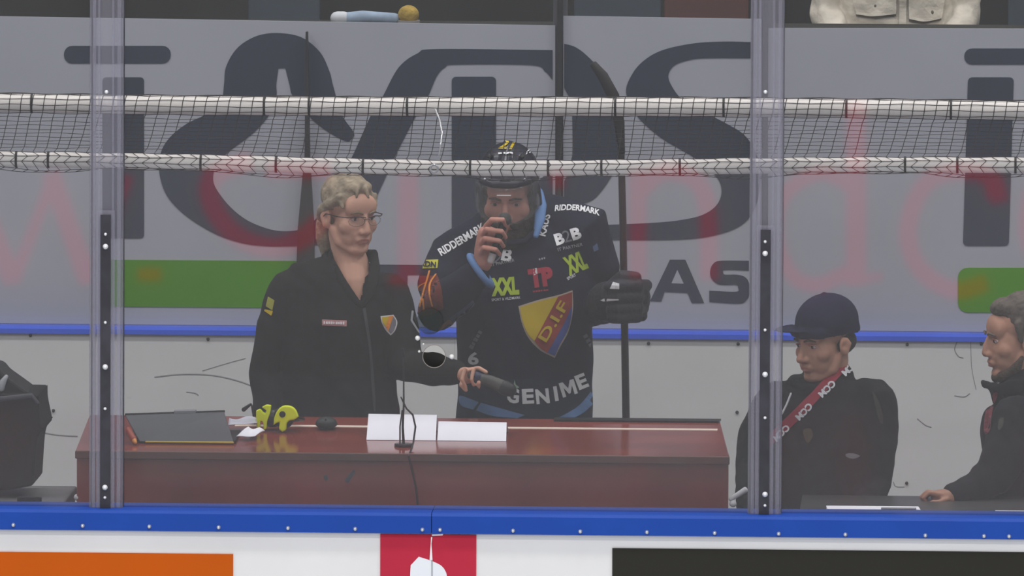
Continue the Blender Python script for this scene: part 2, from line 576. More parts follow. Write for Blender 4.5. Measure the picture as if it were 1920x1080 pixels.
def panel(px0, px1, top0, top1, label):
    ps = [P(px0, 640, YP), P(px1, 640, YP), P(px1, top1, YP), P(px0, top0, YP)]
    ps[0].z = ps[1].z = ZBR + 0.019
    o = prism('advertising_panel', ps, (0, 0.012, 0), FILM)
    return tag(o, label, 'banner', 'advertising film panels on the back glass')


pa = panel(-420, 1041, 24, 48, 'grey advertising panel behind the woman with looped dark letters and green stripe')
pb = panel(1056, 1428, 30, 36, 'grey advertising panel behind the hockey stick with large dark S')
pc = panel(1440, 2400, 53, 55, 'grey advertising panel behind the two seated men with green block')
YL = YP - 0.003
LT = 0.004


def letter(par, pts, m=LETTER, name='dark_letter', smooth=True):
    return pxprism(name, pts, YL, LT, m, par, smooth)


def rrect(x0, y0, x1, y1, r, skew=0.0):
    out = []
    for cx, cy, a0 in ((x1 - r, y0 + r, -90), (x1 - r, y1 - r, 0), (x0 + r, y1 - r, 90), (x0 + r, y0 + r, 180)):
        for k in range(5):
            a = R(a0 + 22.5 * k)
            y = cy + r * math.sin(a)
            out.append((cx + r * math.cos(a) + skew * (y - y0), y, 1))
    return out


c = 1
# left upright with crossbar
letter(pa, rrect(192, 145, 270, 447, 7))
letter(pa, rrect(120, 86, 320, 119, 15))
# looped letter
letter(pa, [(420, 159), (424, 125), (445, 90), (480, 68), (520, 62), (565, 70), (600, 98), (618, 135), (624, 159), (641, 215), (663, 248), (660, 260), (647, 264), (609, 243), (578, 216), (549, 180), (543, 159), (535, 128, c), (522, 128, c), (518, 159), (518, 181), (505, 215), (474, 250), (427, 286), (404, 314), (400, 341), (414, 367), (439, 395), (471, 417), (515, 432), (556, 432), (580, 421), (606, 393), (640, 330), (663, 288), (694, 219), (716, 184), (747, 127), (783, 100), (819, 92), (1036, 94, c), (1036, 150, c), (1022, 134), (996, 122), (856, 121), (835, 126), (819, 143), (801, 184), (778, 221), (741, 293), (716, 348), (690, 400), (650, 440), (600, 458), (553, 461), (499, 461), (452, 455), (401, 437), (348, 404), (313, 367), (299, 325), (301, 288), (318, 258), (350, 232), (390, 212), (415, 185)])
letter(pa, rrect(847, 144, 930, 452, 8))
letter(pa, [(1036, 300, c), (1036, 380, c), (1010, 400), (960, 415), (940, 412, c), (940, 360, c), (985, 350), (1020, 330)])
pxprism('green_stripe', [(205, 487, c), (640, 490, c), (640, 578, c), (205, 575, c)], YL, LT, GREEN, pa, False)
letter(pa, [(700, 496, c), (800, 497, c), (800, 515, c), (764, 515, c), (764, 575, c), (735, 575, c), (735, 514, c), (700, 514, c)], smooth=False)
# panel behind the stick
letter(pb, [(1058, 82, c), (1078, 88), (1100, 104), (1131, 138), (1150, 184), (1164, 231), (1168, 267), (1164, 296), (1150, 325), (1128, 358), (1105, 378), (1058, 390, c), (1058, 340, c), (1068, 318), (1073, 293), (1073, 226), (1070, 190), (1058, 164, c)])
letter(pb, [(1412, 79, c), (1355, 78), (1296, 82), (1237, 96), (1199, 121), (1178, 153), (1174, 174), (1180, 190), (1199, 223), (1242, 260), (1301, 295), (1342, 330), (1353, 357), (1344, 384), (1317, 403), (1274, 413), (1221, 418), (1130, 422, c), (1130, 450, c), (1274, 449), (1344, 440), (1390, 422), (1415, 392), (1424, 350), (1424, 310), (1412, 276), (1392, 250), (1355, 228), (1318, 209), (1280, 187), (1261, 164), (1253, 142), (1264, 123), (1290, 113), (1323, 109), (1412, 109, c)])
A = [(1256, 487), (1285, 487), (1320, 568), (1297, 568), (1289, 549), (1246, 547), (1240, 565), (1219, 564)]
letter(pb, [(x, y, c) for x, y in A], smooth=False)
pxprism('letter_counter', [(1270, 506, c), (1282, 532, c), (1259, 531, c)], YL - 0.001, 0.003, FILM, pb, False)
S_ = [(1404, 489, c), (1352, 489), (1338, 494), (1332, 506), (1333, 520), (1343, 531), (1356, 534), (1380, 534), (1384, 540), (1380, 547), (1330, 545, c), (1330, 566, c), (1385, 569), (1399, 563), (1406, 550), (1404, 530), (1396, 519), (1380, 515), (1360, 515), (1356, 511), (1360, 506), (1404, 507, c)]
letter(pb, S_)
# panel behind the seated men
letter(pc, rrect(1808, 91, 2146, 121, 14))
letter(pc, rrect(1815, 145, 1901, 461, 8, -0.03))
pxprism('green_block', rrect(1796, 502, 2165, 586, 18), YL, LT, GREEN, pc)

# uprights of the back glass
for px, lab in ((575, 'dark upright between panel halves behind the blond woman'), (1048, 'dark metal upright above the player between two advertising panels'), (1434, 'dark metal upright between panels behind the clear post')):
    t = thing('glass_upright', lab, 'post', 'uprights of the back glass')
    x = P(px, 300, YB).x
    if px == 575:
        pts = [P(573, 60, YB), P(577, 60, YB), P(581, 300, YB), P(588, 420, YB), P(592, 612, YB), P(552, 612, YB), P(558, 430, YB), P(571, 290, YB)]
        prism('bar', pts, (0, 0.03, 0), STONE, t)
    else:
        box('bar', (x - 0.0082, YB + 0.02, ZBR + 0.019), (x + 0.0082, YB + 0.085, P(px, -160, YB).z), STONE, t, 0.004)
        box('clamp_strip', (x - 0.024, YB + 0.064, ZBR + 0.019), (x + 0.024, YB + 0.08, P(px, -150, YB).z), mat('clamp_grey', (0.10, 0.10, 0.11), 0.5), t, 0.003)

# stand behind the banners: steps, seats, one visible visitor
ZS = P(960, 130, YB + 0.9).z
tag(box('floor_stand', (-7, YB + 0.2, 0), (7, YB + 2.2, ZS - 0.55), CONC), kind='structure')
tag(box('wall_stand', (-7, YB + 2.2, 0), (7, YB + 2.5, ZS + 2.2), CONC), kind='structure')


def seat(px0, px1, m, label):
    t = thing('stadium_seat', label, 'seat', 'seats of the stand')
    Y = YB + 1.5
    a, b = P(px0, 20, Y).x, P(px1, 20, Y).x
    z0 = ZS - 0.55
    pts = [(a, z0 + 0.42), (b, z0 + 0.42), (b, z0 + 0.80), (b - 0.04, z0 + 0.86), (a + 0.04, z0 + 0.86), (a, z0 + 0.80)]
    prism('backrest', [(x, Y + 0.25, z) for x, z in pts], (0, 0.03, 0), m, t, 0.008)
    box('seat', (a, Y - 0.18, z0 + 0.39), (b, Y + 0.25, z0 + 0.43), m, t, 0.01)
    box('bracket', ((a + b) / 2 - 0.04, Y - 0.05, z0), ((a + b) / 2 + 0.04, Y + 0.2, z0 + 0.39), STONE, t)


seat(455, 590, SLATE, 'slate plastic seat above the left half of the banner')
seat(1070, 1235, SLATE, 'slate plastic seat right of the dark upright')
seat(1240, 1400, MAROON, 'maroon plastic seat above the large S')
seat(1890, 2080, SLATE, 'slate plastic seat right of the beige jacket')
# rolled scarf and round hat on the ledge above the banner
Ys = YB + 0.45
zl = P(700, 45, Ys).z
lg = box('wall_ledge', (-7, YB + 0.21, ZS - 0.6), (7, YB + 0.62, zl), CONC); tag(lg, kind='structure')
t = thing('rolled_scarf', 'pale blue rolled scarf lying on the ledge above the banner', 'scarf')
V, F = tube([(tuple(P(640, 29, Ys)), 0.020), (tuple(P(680, 26, Ys)), 0.022), (tuple(P(740, 29, Ys)), 0.019)], seg=12)
V[:, 2] += zl + 0.018 - V[:, 2].mean()
from_np('roll', V, F, mat('pale_blue_wool', (0.36, 0.46, 0.58), 0.8, 0.3, 20), t, True)
V, F = tube([(tuple(P(632, 30, Ys)), 0.023), (tuple(P(645, 30, Ys)), 0.023)], seg=12)
V[:, 2] += zl + 0.019 - V[:, 2].mean()
from_np('end_band', V, F, mat('white_wool', (0.6, 0.62, 0.64), 0.8), t, True)
p = P(766, 20, Ys)
t = thing('knitted_hat', 'round mustard yellow knitted hat on the ledge beside the scarf', 'hat')
solid('crown', [ell((p.x, Ys, zl + 0.032), (0.036, 0.036, 0.033))], mat('mustard_wool', (0.50, 0.34, 0.07), 0.9, 0.4, 30, 0.5, 90), t)
solid('brim', [tube([((p.x, Ys, zl + 0.001), 0.039), ((p.x, Ys, zl + 0.014), 0.039)], ref=(1, 0, 0), seg=20, caps=False)], mat('grey_wool', (0.3, 0.28, 0.26), 0.9), t)

# ================================================================== PEOPLE


class Head:
    def __init__(self, px, py, Y, yaw, pitch=0, roll=0, s=1.0):
        self.c = np.array(P(px, py, Y)); self.s = s
        self.M = np.array((Euler((0, 0, R(yaw))).to_matrix() @ Euler((0, R(roll), 0)).to_matrix() @ Euler((R(pitch), 0, 0)).to_matrix()))

    def __call__(self, p):
        return self.M @ (np.array(p, float) * self.s) + self.c

    def vec(self, v):
        return self.M @ (np.array(v, float) * self.s)

    def local(self, X):
        return ((X - self.c) @ self.M) / self.s

    def ell(self, c, r, nu=20, nv=12):
        V, F = ell((0, 0, 0), r, None, nu, nv)
        V = (V + np.array(c)) @ self.M.T * self.s + self.c
        return V, F

    def tube(self, rings, ref=(0, 1, 0), seg=12):
        V, F = tube(rings, ref, seg)
        return V @ self.M.T * self.s + self.c, F


def head_prims(h, female=False, nose=1.0, jaw=1.0):
    BR = 0.0075 if female else 0.0095
    pr = [h.ell((0, 0.018, 0.045), (0.073, 0.092, 0.078)),
          h.ell((0, -0.028, -0.028), (0.061 * jaw, 0.066, 0.086)),
          h.ell((0, -0.060, -0.098), (0.031 * jaw, 0.028, 0.022)),
          h.ell((0.043, -0.050, -0.028), 0.026), h.ell((-0.043, -0.050, -0.028), 0.026),
          h.ell((0, -0.062, 0.035), (0.058, 0.030, 0.045)),
          h.tube([((-0.040, -0.073, 0.021), BR * 0.9), ((-0.015, -0.083, 0.019), BR), ((0.015, -0.083, 0.019), BR), ((0.040, -0.073, 0.021), BR * 0.9)], ref=(0, 0, 1)),
          h.tube([((0, -0.088, 0.008), 0.0085), ((0, -0.098, -0.015), 0.0095), ((0, -0.108 * (0.5 + nose / 2), -0.036), 0.0125)]),
          h.ell((0.013, -0.094, -0.040), (0.009, 0.012, 0.009)), h.ell((-0.013, -0.094, -0.040), (0.009, 0.012, 0.009)),
          h.ell((0, -0.080, -0.066), (0.028, 0.018, 0.016)),
          h.tube([((-0.023, -0.085, -0.0645), 0.0035), ((0, -0.0955, -0.0625), 0.0048), ((0.023, -0.085, -0.0645), 0.0035)], ref=(0, 0, 1)),
          h.tube([((-0.020, -0.085, -0.0735), 0.0035), ((0, -0.0945, -0.0745), 0.0055), ((0.020, -0.085, -0.0735), 0.0035)], ref=(0, 0, 1))]
    for s in (-1, 1):
        pr.append(h.tube([((s * 0.055, 0.0, -0.045), 0.018), ((s * 0.050 * jaw, -0.02, -0.080), 0.017), ((s * 0.022, -0.058, -0.100), 0.016)]))
        pr.append(h.ell((s * 0.031, -0.046, -0.060), (0.024, 0.028, 0.034) if female else (0.027, 0.030, 0.034)))
        pr.append(h.ell((s * 0.077, 0.012, -0.012), (0.009, 0.019, 0.031)))
        pr.append(h.tube([((s * 0.080, 0.022, 0.010), 0.006), ((s * 0.086, 0.030, -0.005), 0.006), ((s * 0.080, 0.016, -0.036), 0.007)]))
    return pr


def head_brushes(h, socket=0.006):
    b = []
    for s in (-1, 1):
        b.append((h((s * 0.031, -0.084, 0.002)), 0.015 * h.s, h.vec((0, socket, 0))))
        b.append((h((s * 0.020, -0.085, -0.035)), 0.012 * h.s, h.vec((0, 0.003, 0))))
        b.append((h((s * 0.086, 0.008, -0.010)), 0.009 * h.s, h.vec((-s * 0.005, 0, 0))))
    b.append((h((0, -0.1, -0.0685)), (0.020 * h.s, 0.02 * h.s, 0.0032 * h.s), h.vec((0, 0.0035, 0))))
    b.append((h((0, -0.088, -0.086)), (0.018 * h.s,) * 3, h.vec((0, 0.004, 0))))
    return b


def lip_mask(h, X):
    L = h.local(X)
    return (np.abs(L[:, 0]) < 0.022) & (L[:, 1] < -0.086) & (np.abs(L[:, 2] + 0.069) < 0.009 - 0.25 * np.abs(L[:, 0]))


def eyes(h, parent, brow=None):
    for s in (-1, 1):
        solid('eye', [h.ell((s * 0.031, -0.0735, 0.001), (0.0135, 0.008, 0.0062))], EYEW, parent)
        solid('iris', [h.ell((s * 0.032, -0.0795, 0.001), (0.0056, 0.0035, 0.0056), 12, 8)], IRIS, parent)
        solid('eyelid', [h.tube([((s * 0.016, -0.0805, 0.004), 0.0016), ((s * 0.031, -0.0835, 0.0085), 0.0022), ((s * 0.046, -0.076, 0.003), 0.0016)], ref=(0, 0, 1), seg=8)], LIP, parent)
        if brow:
            solid('eyebrow', [h.tube([((s * 0.014, -0.0945, 0.020), 0.0032), ((s * 0.030, -0.093, 0.025), 0.0040), ((s * 0.048, -0.080, 0.019), 0.0025)], ref=(0, 0, 1), seg=8)], brow, parent)


def Q(px, py, Y):
    return tuple(P(px, py, Y))


def fingers(roots, r=0.0085):
    """each finger: list of joint points -> tapered chain"""
    out = []
    for ch in roots:
        n = len(ch)
        out.append(tube([(p, r * (1.0 - 0.09 * i)) for i, p in enumerate(ch)], seg=10))
    return out


# ------------------------------------------------------------------ the woman in charcoal
YW = 1.30
woman = thing('person', 'standing person in charcoal zip jacket and glasses, blond hair tied back', 'person')
hw = Head(655, 402, YW - 0.01, 38, 6, 0, 1.0)
wb_ = head_prims(hw, True, 0.92, 0.99)
wb_ += [tube([(hw((0, 0.022, -0.06)), 0.052), (Q(657, 490, YW), 0.054), (Q(652, 525, YW + 0.02), 0.07)]),
        tube([(Q(640, 585, YW), (0.15, 0.09)), (Q(640, 620, YW), (0.15, 0.095)), (Q(640, 700, YW), (0.14, 0.09)), (Q(640, 800, YW), (0.15, 0.095))]),
        tube([(Q(660, 490, YW - 0.004), 0.052), (Q(664, 530, YW - 0.035), (0.055, 0.045)), (Q(672, 575, YW - 0.05), (0.05, 0.045))]),
        tube([(Q(540, 560, YW), 0.045), (Q(500, 700, YW), 0.04), (Q(512, 830, YW - 0.08), 0.03)]),
        ell(Q(514, 850, YW - 0.09), (0.03, 0.022, 0.045)),
        tube([(Q(735, 560, YW), 0.045), (Q(765, 688, YW - 0.05), 0.04), (Q(850, 700, YW - 0.22), 0.029)]),
        ]
for s in (-1, 1):
    wb_.append(tube([(Q(640 + s * 45, 820, YW), 0.085), (Q(640 + s * 48, 1060, YW), 0.06), (Q(640 + s * 50, 1330, YW + 0.03), 0.045)]))
YH = YW - 0.24
wb_ += [ell(Q(874, 704, YH), (0.032, 0.024, 0.026), (0, 20, 0))]
wb_ += fingers([[Q(878, 694, YH), Q(898, 690, YH - 0.02), Q(912, 698, YH - 0.03)],
                [Q(870, 694, YH - 0.02), Q(872, 690, YH - 0.035), Q(866, 712, YH - 0.048), Q(874, 726, YH - 0.04)],
                [Q(880, 696, YH - 0.02), Q(888, 692, YH - 0.038), Q(884, 712, YH - 0.05), Q(888, 722, YH - 0.04)],
                [Q(884, 704, YH), Q(898, 706, YH - 0.03), Q(898, 718, YH - 0.045), Q(898, 726, YH - 0.035)],
                [Q(870, 706, YH - 0.01), Q(864, 722, YH - 0.03), Q(874, 732, YH - 0.035)]], 0.0085)
organic('body', wb_, 0.004, [SKIN_W, LIP], woman, 5, head_brushes(hw, 0.0045), lambda X: lip_mask(hw, X).astype(int))
eyes(hw, woman, mat('brow_blond', (0.20, 0.14, 0.09), 0.8))
# hair
hp = [hw.ell((0, 0.022, 0.057), (0.0795, 0.092, 0.074)), hw.ell((0, 0.056, -0.005), (0.070, 0.058, 0.060)),
      hw.ell((0, -0.036, 0.094), (0.052, 0.036, 0.026)),
      hw.tube([((-0.066, -0.036, 0.062), 0.012), ((-0.076, 0.000, 0.040), 0.014), ((-0.076, 0.035, 0.015), 0.018), ((-0.05, 0.075, -0.015), 0.022)]),
      hw.tube([((0.066, -0.036, 0.062), 0.012), ((0.076, 0.000, 0.040), 0.014), ((0.076, 0.035, 0.015), 0.018), ((0.05, 0.075, -0.015), 0.022)]),
      hw.tube([((-0.062, -0.052, 0.034), 0.006), ((-0.066, -0.036, 0.058), 0.010)]), hw.tube([((0.062, -0.052, 0.034), 0.006), ((0.066, -0.036, 0.058), 0.010)]),
      hw.tube([((-0.03, -0.076, 0.070), 0.004), ((-0.02, -0.066, 0.095), 0.008)]), hw.tube([((0.012, -0.082, 0.068), 0.004), ((0.008, -0.068, 0.098), 0.008)]),
      hw.tube([((0, 0.095, -0.01), 0.028), ((-0.004, 0.118, -0.05), 0.034), ((-0.01, 0.112, -0.10), 0.030), ((-0.012, 0.10, -0.15), 0.014)])]
Vh = []
organic('hair', hp, 0.004, HAIR_W, woman, 3, folds=((0.014, 0.0014, 3), (0.05, 0.002, 5)))
solid('hair_tie', [hw.tube([((0, 0.098, -0.018), 0.031), ((-0.001, 0.104, -0.03), 0.032)])], BLACKPL, woman)
# glasses
gl = solid('glasses', [], None) if False else None
FR = mat('glasses_frame', (0.06, 0.03, 0.03), 0.35, metal=0.3)
gp = []
for s in (-1, 1):
    loop = []
    for k in range(17):
        a = 2 * math.pi * k / 16
        x, z = s * 0.034 + 0.0265 * math.cos(a), -0.004 + 0.0165 * math.sin(a) * (0.9 if math.sin(a) > 0 else 1)
        loop.append(((x, -0.101 + abs(x) * 0.25 , z), 0.0011))
    gp.append(hw.tube([(p_, 0.0007) for p_, _ in loop], seg=6))
    gp.append(hw.tube([((s * 0.006, -0.101, 0.008), 0.0016), ((s * 0.034, -0.096, 0.0115), 0.0020), ((s * 0.061, -0.086, 0.008), 0.0018)], ref=(0, 0, 1), seg=6))
    gp.append(hw.tube([((s * 0.061, -0.086, 0.008), 0.002), ((s * 0.084, -0.060, 0.008), 0.002), ((s * 0.086, 0.006, 0.006), 0.0018), ((s * 0.084, 0.024, -0.008), 0.0018)], seg=6))
gp.append(hw.tube([((-0.009, -0.099, 0.002), 0.0014), ((0, -0.104, 0.005), 0.0014), ((0.009, -0.099, 0.002), 0.0014)], ref=(0, 0, 1), seg=6))
glasses = solid('glasses', gp, FR, woman)
LENS = clear('lens', (0.985, 0.985, 0.985), 0.01, (0.8, 0.8, 0.8), 0.012)
for s in (-1, 1):
    V, F = hw.ell((s * 0.034, -0.094 + 0.001, -0.004), (0.026, 0.002, 0.016), 16, 8)
    from_np('lens', V, F, LENS, glasses, True)
# jacket
vpoly = [Q(622, 470, YW), Q(636, 520, YW), Q(662, 556, YW), Q(679, 566, YW), Q(683, 540, YW), Q(690, 500, YW), Q(694, 470, YW)]


def in_poly(X, Z, poly):
    ins = np.zeros(len(X), bool); n = len(poly)
    for i in range(n):
        x1, z1 = poly[i]; x2, z2 = poly[(i + 1) % n]
        c_ = ((z1 > Z) != (z2 > Z)) & (X < (x2 - x1) * (Z - z1) / (z2 - z1 + 1e-12) + x1)
        ins ^= c_
    return ins


jk = [tube([(Q(652, 484, YW + 0.02), (0.066, 0.066)), (Q(650, 500, YW + 0.02), (0.105, 0.075)), (Q(642, 520, YW + 0.01), (0.165, 0.095)), (Q(636, 550, YW), (0.195, 0.115)), (Q(634, 600, YW - 0.01), (0.190, 0.135)),
            (Q(632, 680, YW), (0.185, 0.13)), (Q(632, 750, YW), (0.195, 0.135)), (Q(632, 830, YW), (0.20, 0.14))], seg=28),
      tube([(Q(545, 545, YW), 0.068), (Q(520, 610, YW - 0.01), 0.066), (Q(501, 700, YW - 0.01), 0.060), (Q(505, 765, YW - 0.05), 0.05), (Q(512, 815, YW - 0.08), 0.042)]),
      tube([(Q(728, 550, YW), 0.068), (Q(748, 620, YW - 0.02), 0.066), (Q(763, 685, YW - 0.05), 0.062), (Q(810, 692, YW - 0.13), 0.054), (Q(850, 698, YW - 0.215), 0.042)])]
VP = [(p[0], p[2]) for p in vpoly]
jacket = organic('jacket', jk, 0.006, JACKET_W, woman, 8, folds=((0.16, 0.006, 11), (0.07, 0.003, 12)),
                 cut=lambda X: in_poly(X[:, 0], X[:, 2], VP) & (X[:, 1] < YW))
# collar flaps along the opening
cl = organic('collar', [tube([(Q(612, 484, YW + 0.01), (0.014, 0.022)), (Q(622, 500, YW - 0.045), (0.020, 0.012)), (Q(638, 530, YW - 0.085), (0.022, 0.010)), (Q(658, 556, YW - 0.105), (0.018, 0.009)), (Q(678, 574, YW - 0.118), (0.008, 0.008))], seg=12),
                        tube([(Q(702, 480, YW + 0.01), (0.012, 0.022)), (Q(703, 500, YW - 0.05), (0.018, 0.012)), (Q(699, 530, YW - 0.088), (0.020, 0.010)), (Q(690, 555, YW - 0.108), (0.014, 0.009)), (Q(681, 574, YW - 0.118), (0.008, 0.008))], seg=12),
                        tube([(Q(611, 484, YW + 0.02), (0.012, 0.024)), (Q(630, 480, YW + 0.075), (0.014, 0.022)), (Q(665, 478, YW + 0.085), (0.014, 0.022)), (Q(698, 480, YW + 0.05), (0.014, 0.022)), (Q(703, 481, YW + 0.01), (0.012, 0.024))], ref=(0, 0, 1), seg=12)],
             0.005, JACKET_W, woman, 4)
trousers = solid('trousers', [tube([(Q(632 + s * 48, 815, YW), (0.115, 0.125)), (Q(634 + s * 50, 1060, YW), 0.085), (Q(636 + s * 52, 1330, YW + 0.03), 0.07)]) for s in (-1, 1)], BLACKPL, woman)
tw = bvh_of(jacket)
decal('zip', poly_px([(679, 572), (684, 572), (697, 660), (704, 760), (699, 760), (692, 660)], True), mat('zip_grey', (0.045, 0.05, 0.05), 0.5), tw, YW - 0.12, woman, label='grey zip running down the jacket front')
lb = decal('name_label', poly_px([(604, 599), (650, 601), (650, 612), (604, 610)], False), mat('label_pink', (0.45, 0.22, 0.22), 0.7), tw, YW - 0.12, woman, label='small red and white lettered strip on the chest')
decal('name_letters', bars_px(627, 605.5, 5, -1.5, 40, 9), WHT, tw, YW - 0.12, lb, 0.0055)
bd = decal('shield_badge', poly_px([(713, 593, 1), (738, 590, 1), (745, 604), (741, 620), (733, 629, 1), (722, 618), (715, 604)]), WHT, tw, YW - 0.1, woman, label='club shield badge in yellow, red and blue')
decal('badge_yellow', poly_px([(715, 594.5, 1), (729, 593, 1), (722, 612, 1), (717, 604)]), YELL, tw, YW - 0.1, bd, 0.0055)
decal('badge_red', poly_px([(729, 593, 1), (738, 592, 1), (728, 621, 1), (722, 612, 1)]), ORNG, tw, YW - 0.1, bd, 0.0055)
decal('badge_blue', poly_px([(738, 593, 1), (743, 604), (739, 619), (733, 626, 1), (729, 621, 1)]), GREYT, tw, YW - 0.1, bd, 0.0055)
sp = decal('sleeve_patch', poly_px([(503, 556, 1), (515, 563, 1), (511, 582, 1), (499, 574, 1)], False), mat('patch_yellow', (0.36, 0.36, 0.05), 0.7), tw, YW - 0.05, woman, label='yellow-green patch on the upper sleeve')
decal('patch_edge', poly_px([(497, 580, 1), (508, 589, 1), (512, 583, 1), (511, 587, 1), (509, 592, 1), (496, 583, 1)], False), YELL, tw, YW - 0.05, sp)
# grey handheld device in her hand
t = thing('handheld_microphone', 'dark grey handheld microphone in the hand of the woman in glasses', 'microphone')
solid('handle', [tube([(Q(884, 704, YH - 0.028), 0.013), (Q(918, 714, YH - 0.034), 0.018), (Q(944, 726, YH - 0.04), 0.022)])], mat('dev_grey', (0.075, 0.072, 0.064), 0.5, 0.2, 20), t)
solid('head_end', [tube([(Q(946, 727, YH - 0.041), 0.024), (Q(956, 731, YH - 0.042), 0.022)])], BLACKPL, t)
solid('ring', [tube([(Q(893, 706, YH - 0.03), 0.0165), (Q(898, 708, YH - 0.031), 0.0168)])], mat('dev_blue', (0.02, 0.025, 0.06), 0.4), t)

# ------------------------------------------------------------------ the player
YQ = 1.66
player = thing('person', 'bearded hockey player in navy jersey and helmet speaking into a microphone', 'person')
hq = Head(953, 366, YQ - 0.10, -3, 16, 0, 1.06)
pbp = head_prims(hq, False, 1.0, 1.06)
WR = (905, 492, YQ - 0.36)
pbp += [tube([(hq((0, 0.02, -0.05)), 0.06), (Q(965, 455, YQ - 0.02), 0.068), (Q(975, 500, YQ), 0.09)]),
        tube([(Q(985, 530, YQ), (0.16, 0.09)), (Q(985, 600, YQ), (0.15, 0.1)), (Q(985, 800, YQ), (0.15, 0.1))]),
        tube([(Q(860, 495, YQ), 0.05), (Q(820, 588, YQ - 0.24), 0.045), (Q(*WR), 0.031)]),
        tube([(Q(1085, 460, YQ), 0.05), (Q(1105, 585, YQ + 0.05), 0.045), (Q(1150, 560, YQ - 0.27), 0.034)]),
        ell(Q(1172, 556, YQ - 0.32), (0.04, 0.03, 0.045))]
for s in (-1, 1):
    pbp.append(tube([(Q(985 + s * 55, 830, YQ), 0.1), (Q(985 + s * 65, 1060, YQ), 0.07), (Q(985 + s * 70, 1320, YQ), 0.055)]))
# hand closed round the microphone: palm behind, fingers wrapped to the front
YM = YQ - 0.42
pbp += [tube([(Q(*WR), 0.030), (Q(909, 470, YM + 0.05), (0.034, 0.026)), (Q(916, 438, YM + 0.035), (0.036, 0.024))], seg=14)]
fr = []
for (x0, y0, x1, y1, x2, y2, x3, y3) in ((912, 424, 922, 412, 944, 412, 948, 424), (905, 440, 912, 430, 942, 434, 948, 445),
                                         (903, 457, 909, 447, 938, 452, 944, 462), (903, 474, 907, 464, 930, 468, 937, 477)):
    fr.append([Q(x0, y0, YM + 0.03), Q(x1, y1, YM - 0.012), Q(x2, y2, YM - 0.022), Q(x3, y3, YM + 0.006)])
fr.append([Q(922, 458, YM + 0.045), Q(944, 440, YM + 0.035), Q(952, 420, YM + 0.015), Q(951, 408, YM + 0.002)])
pbp += fingers(fr, 0.0105)
organic('body', pbp, 0.0036, [SKIN_P, LIP], player, 4, head_brushes(hq), lambda X: lip_mask(hq, X).astype(int))
eyes(hq, player, BEARD)
# beard
bp_ = [hq.tube([((-0.068, 0.0, -0.03), 0.014), ((-0.062, -0.02, -0.07), 0.022), ((-0.035, -0.058, -0.105), 0.026), ((0, -0.074, -0.118), 0.030), ((0.035, -0.058, -0.105), 0.026), ((0.062, -0.02, -0.07), 0.022), ((0.068, 0.0, -0.03), 0.014)], ref=(0, 0, 1)),
       hq.ell((0, -0.066, -0.118), (0.044, 0.032, 0.032)), hq.ell((0, -0.045, -0.112), (0.054, 0.042, 0.030)),
       hq.ell((-0.044, -0.040, -0.070), (0.026, 0.034, 0.036)), hq.ell((0.044, -0.040, -0.070), (0.026, 0.034, 0.036)), hq.ell((0, -0.078, -0.096), (0.030, 0.018, 0.018)),
       hq.tube([((-0.030, -0.078, -0.075), 0.010), ((-0.014, -0.097, -0.054), 0.008), ((0, -0.100, -0.052), 0.006), ((0.014, -0.097, -0.054), 0.008), ((0.030, -0.078, -0.075), 0.010)], ref=(0, 0, 1)),
       hq.tube([((-0.036, -0.072, -0.06), 0.012), ((-0.030, -0.075, -0.10), 0.016)]), hq.tube([((0.036, -0.072, -0.06), 0.012), ((0.030, -0.075, -0.10), 0.016)])]
organic('beard', bp_, 0.004, BEARD, player, 2, folds=((0.02, 0.003, 8),))
# helmet: shell open at the face, ear sides, brim, vents, visor, strap
hl = [hq.ell((0, 0.020, 0.058), (0.094, 0.116, 0.098), 28, 16), hq.ell((0, 0.045, 0.0), (0.092, 0.088, 0.072), 28, 14),
      hq.tube([((-0.070, -0.066, 0.070), 0.012), ((-0.035, -0.098, 0.072), 0.012), ((0.035, -0.098, 0.072), 0.012), ((0.070, -0.066, 0.070), 0.012)], ref=(0, 0, 1)),
      hq.tube([((0.0, -0.07, 0.12), 0.02), ((0, 0.02, 0.148), 0.022), ((0, 0.09, 0.12), 0.02)], ref=(1, 0, 0)),
      hq.tube([((-0.086, -0.01, 0.03), 0.014), ((-0.086, 0.012, -0.035), 0.016)]), hq.tube([((0.086, -0.01, 0.03), 0.014), ((0.086, 0.012, -0.035), 0.016)])]


def helmet_cut(X):
    L = hq.local(X)
    return (L[:, 1] < -0.022) & (L[:, 2] < 0.060) & (np.abs(L[:, 0]) < 0.078)


helmet = organic('helmet', hl, 0.005, NAVYH, player, 4, cut=helmet_cut)
helmet.modifiers.new('thick', 'SOLIDIFY').thickness = 0.006
th = bvh_of(helmet)
decal('helmet_number', text_px('21', 951, 271, 18, -3, 32, 0.03, 0.35), YELL, th, YQ - 0.2, helmet, 0.004, 6, 'yellow number on the helmet front')
for k, (x, y, wv, a) in enumerate(((938, 288, 7, 8), (946, 287.5, 4, -20), (952, 287.5, 5, 30), (958, 287, 6, -30))):
    V = [(x - wv / 2, y + 1.6 + a * 0.03), (x + wv / 2, y + 1.6 - a * 0.03), (x + wv / 2, y - 1.6 - a * 0.03), (x - wv / 2, y - 1.6 + a * 0.03)]
    decal('white_print', (V, [(0, 1, 2, 3)]), WHT, th, YQ - 0.2, helmet, 0.004, 6)
for k, (x, y) in enumerate(((985, 290), (989, 284), (993, 278), (997, 272), (1001, 276), (994, 285))):
    V = [(x - 3, y + 1.2), (x + 2, y - 3.5), (x + 3.4, y - 2), (x - 1.6, y + 2.8)]
    decal('white_print', (V, [(0, 1, 2, 3)]), WHT, th, YQ - 0.2, helmet, 0.004, 6)
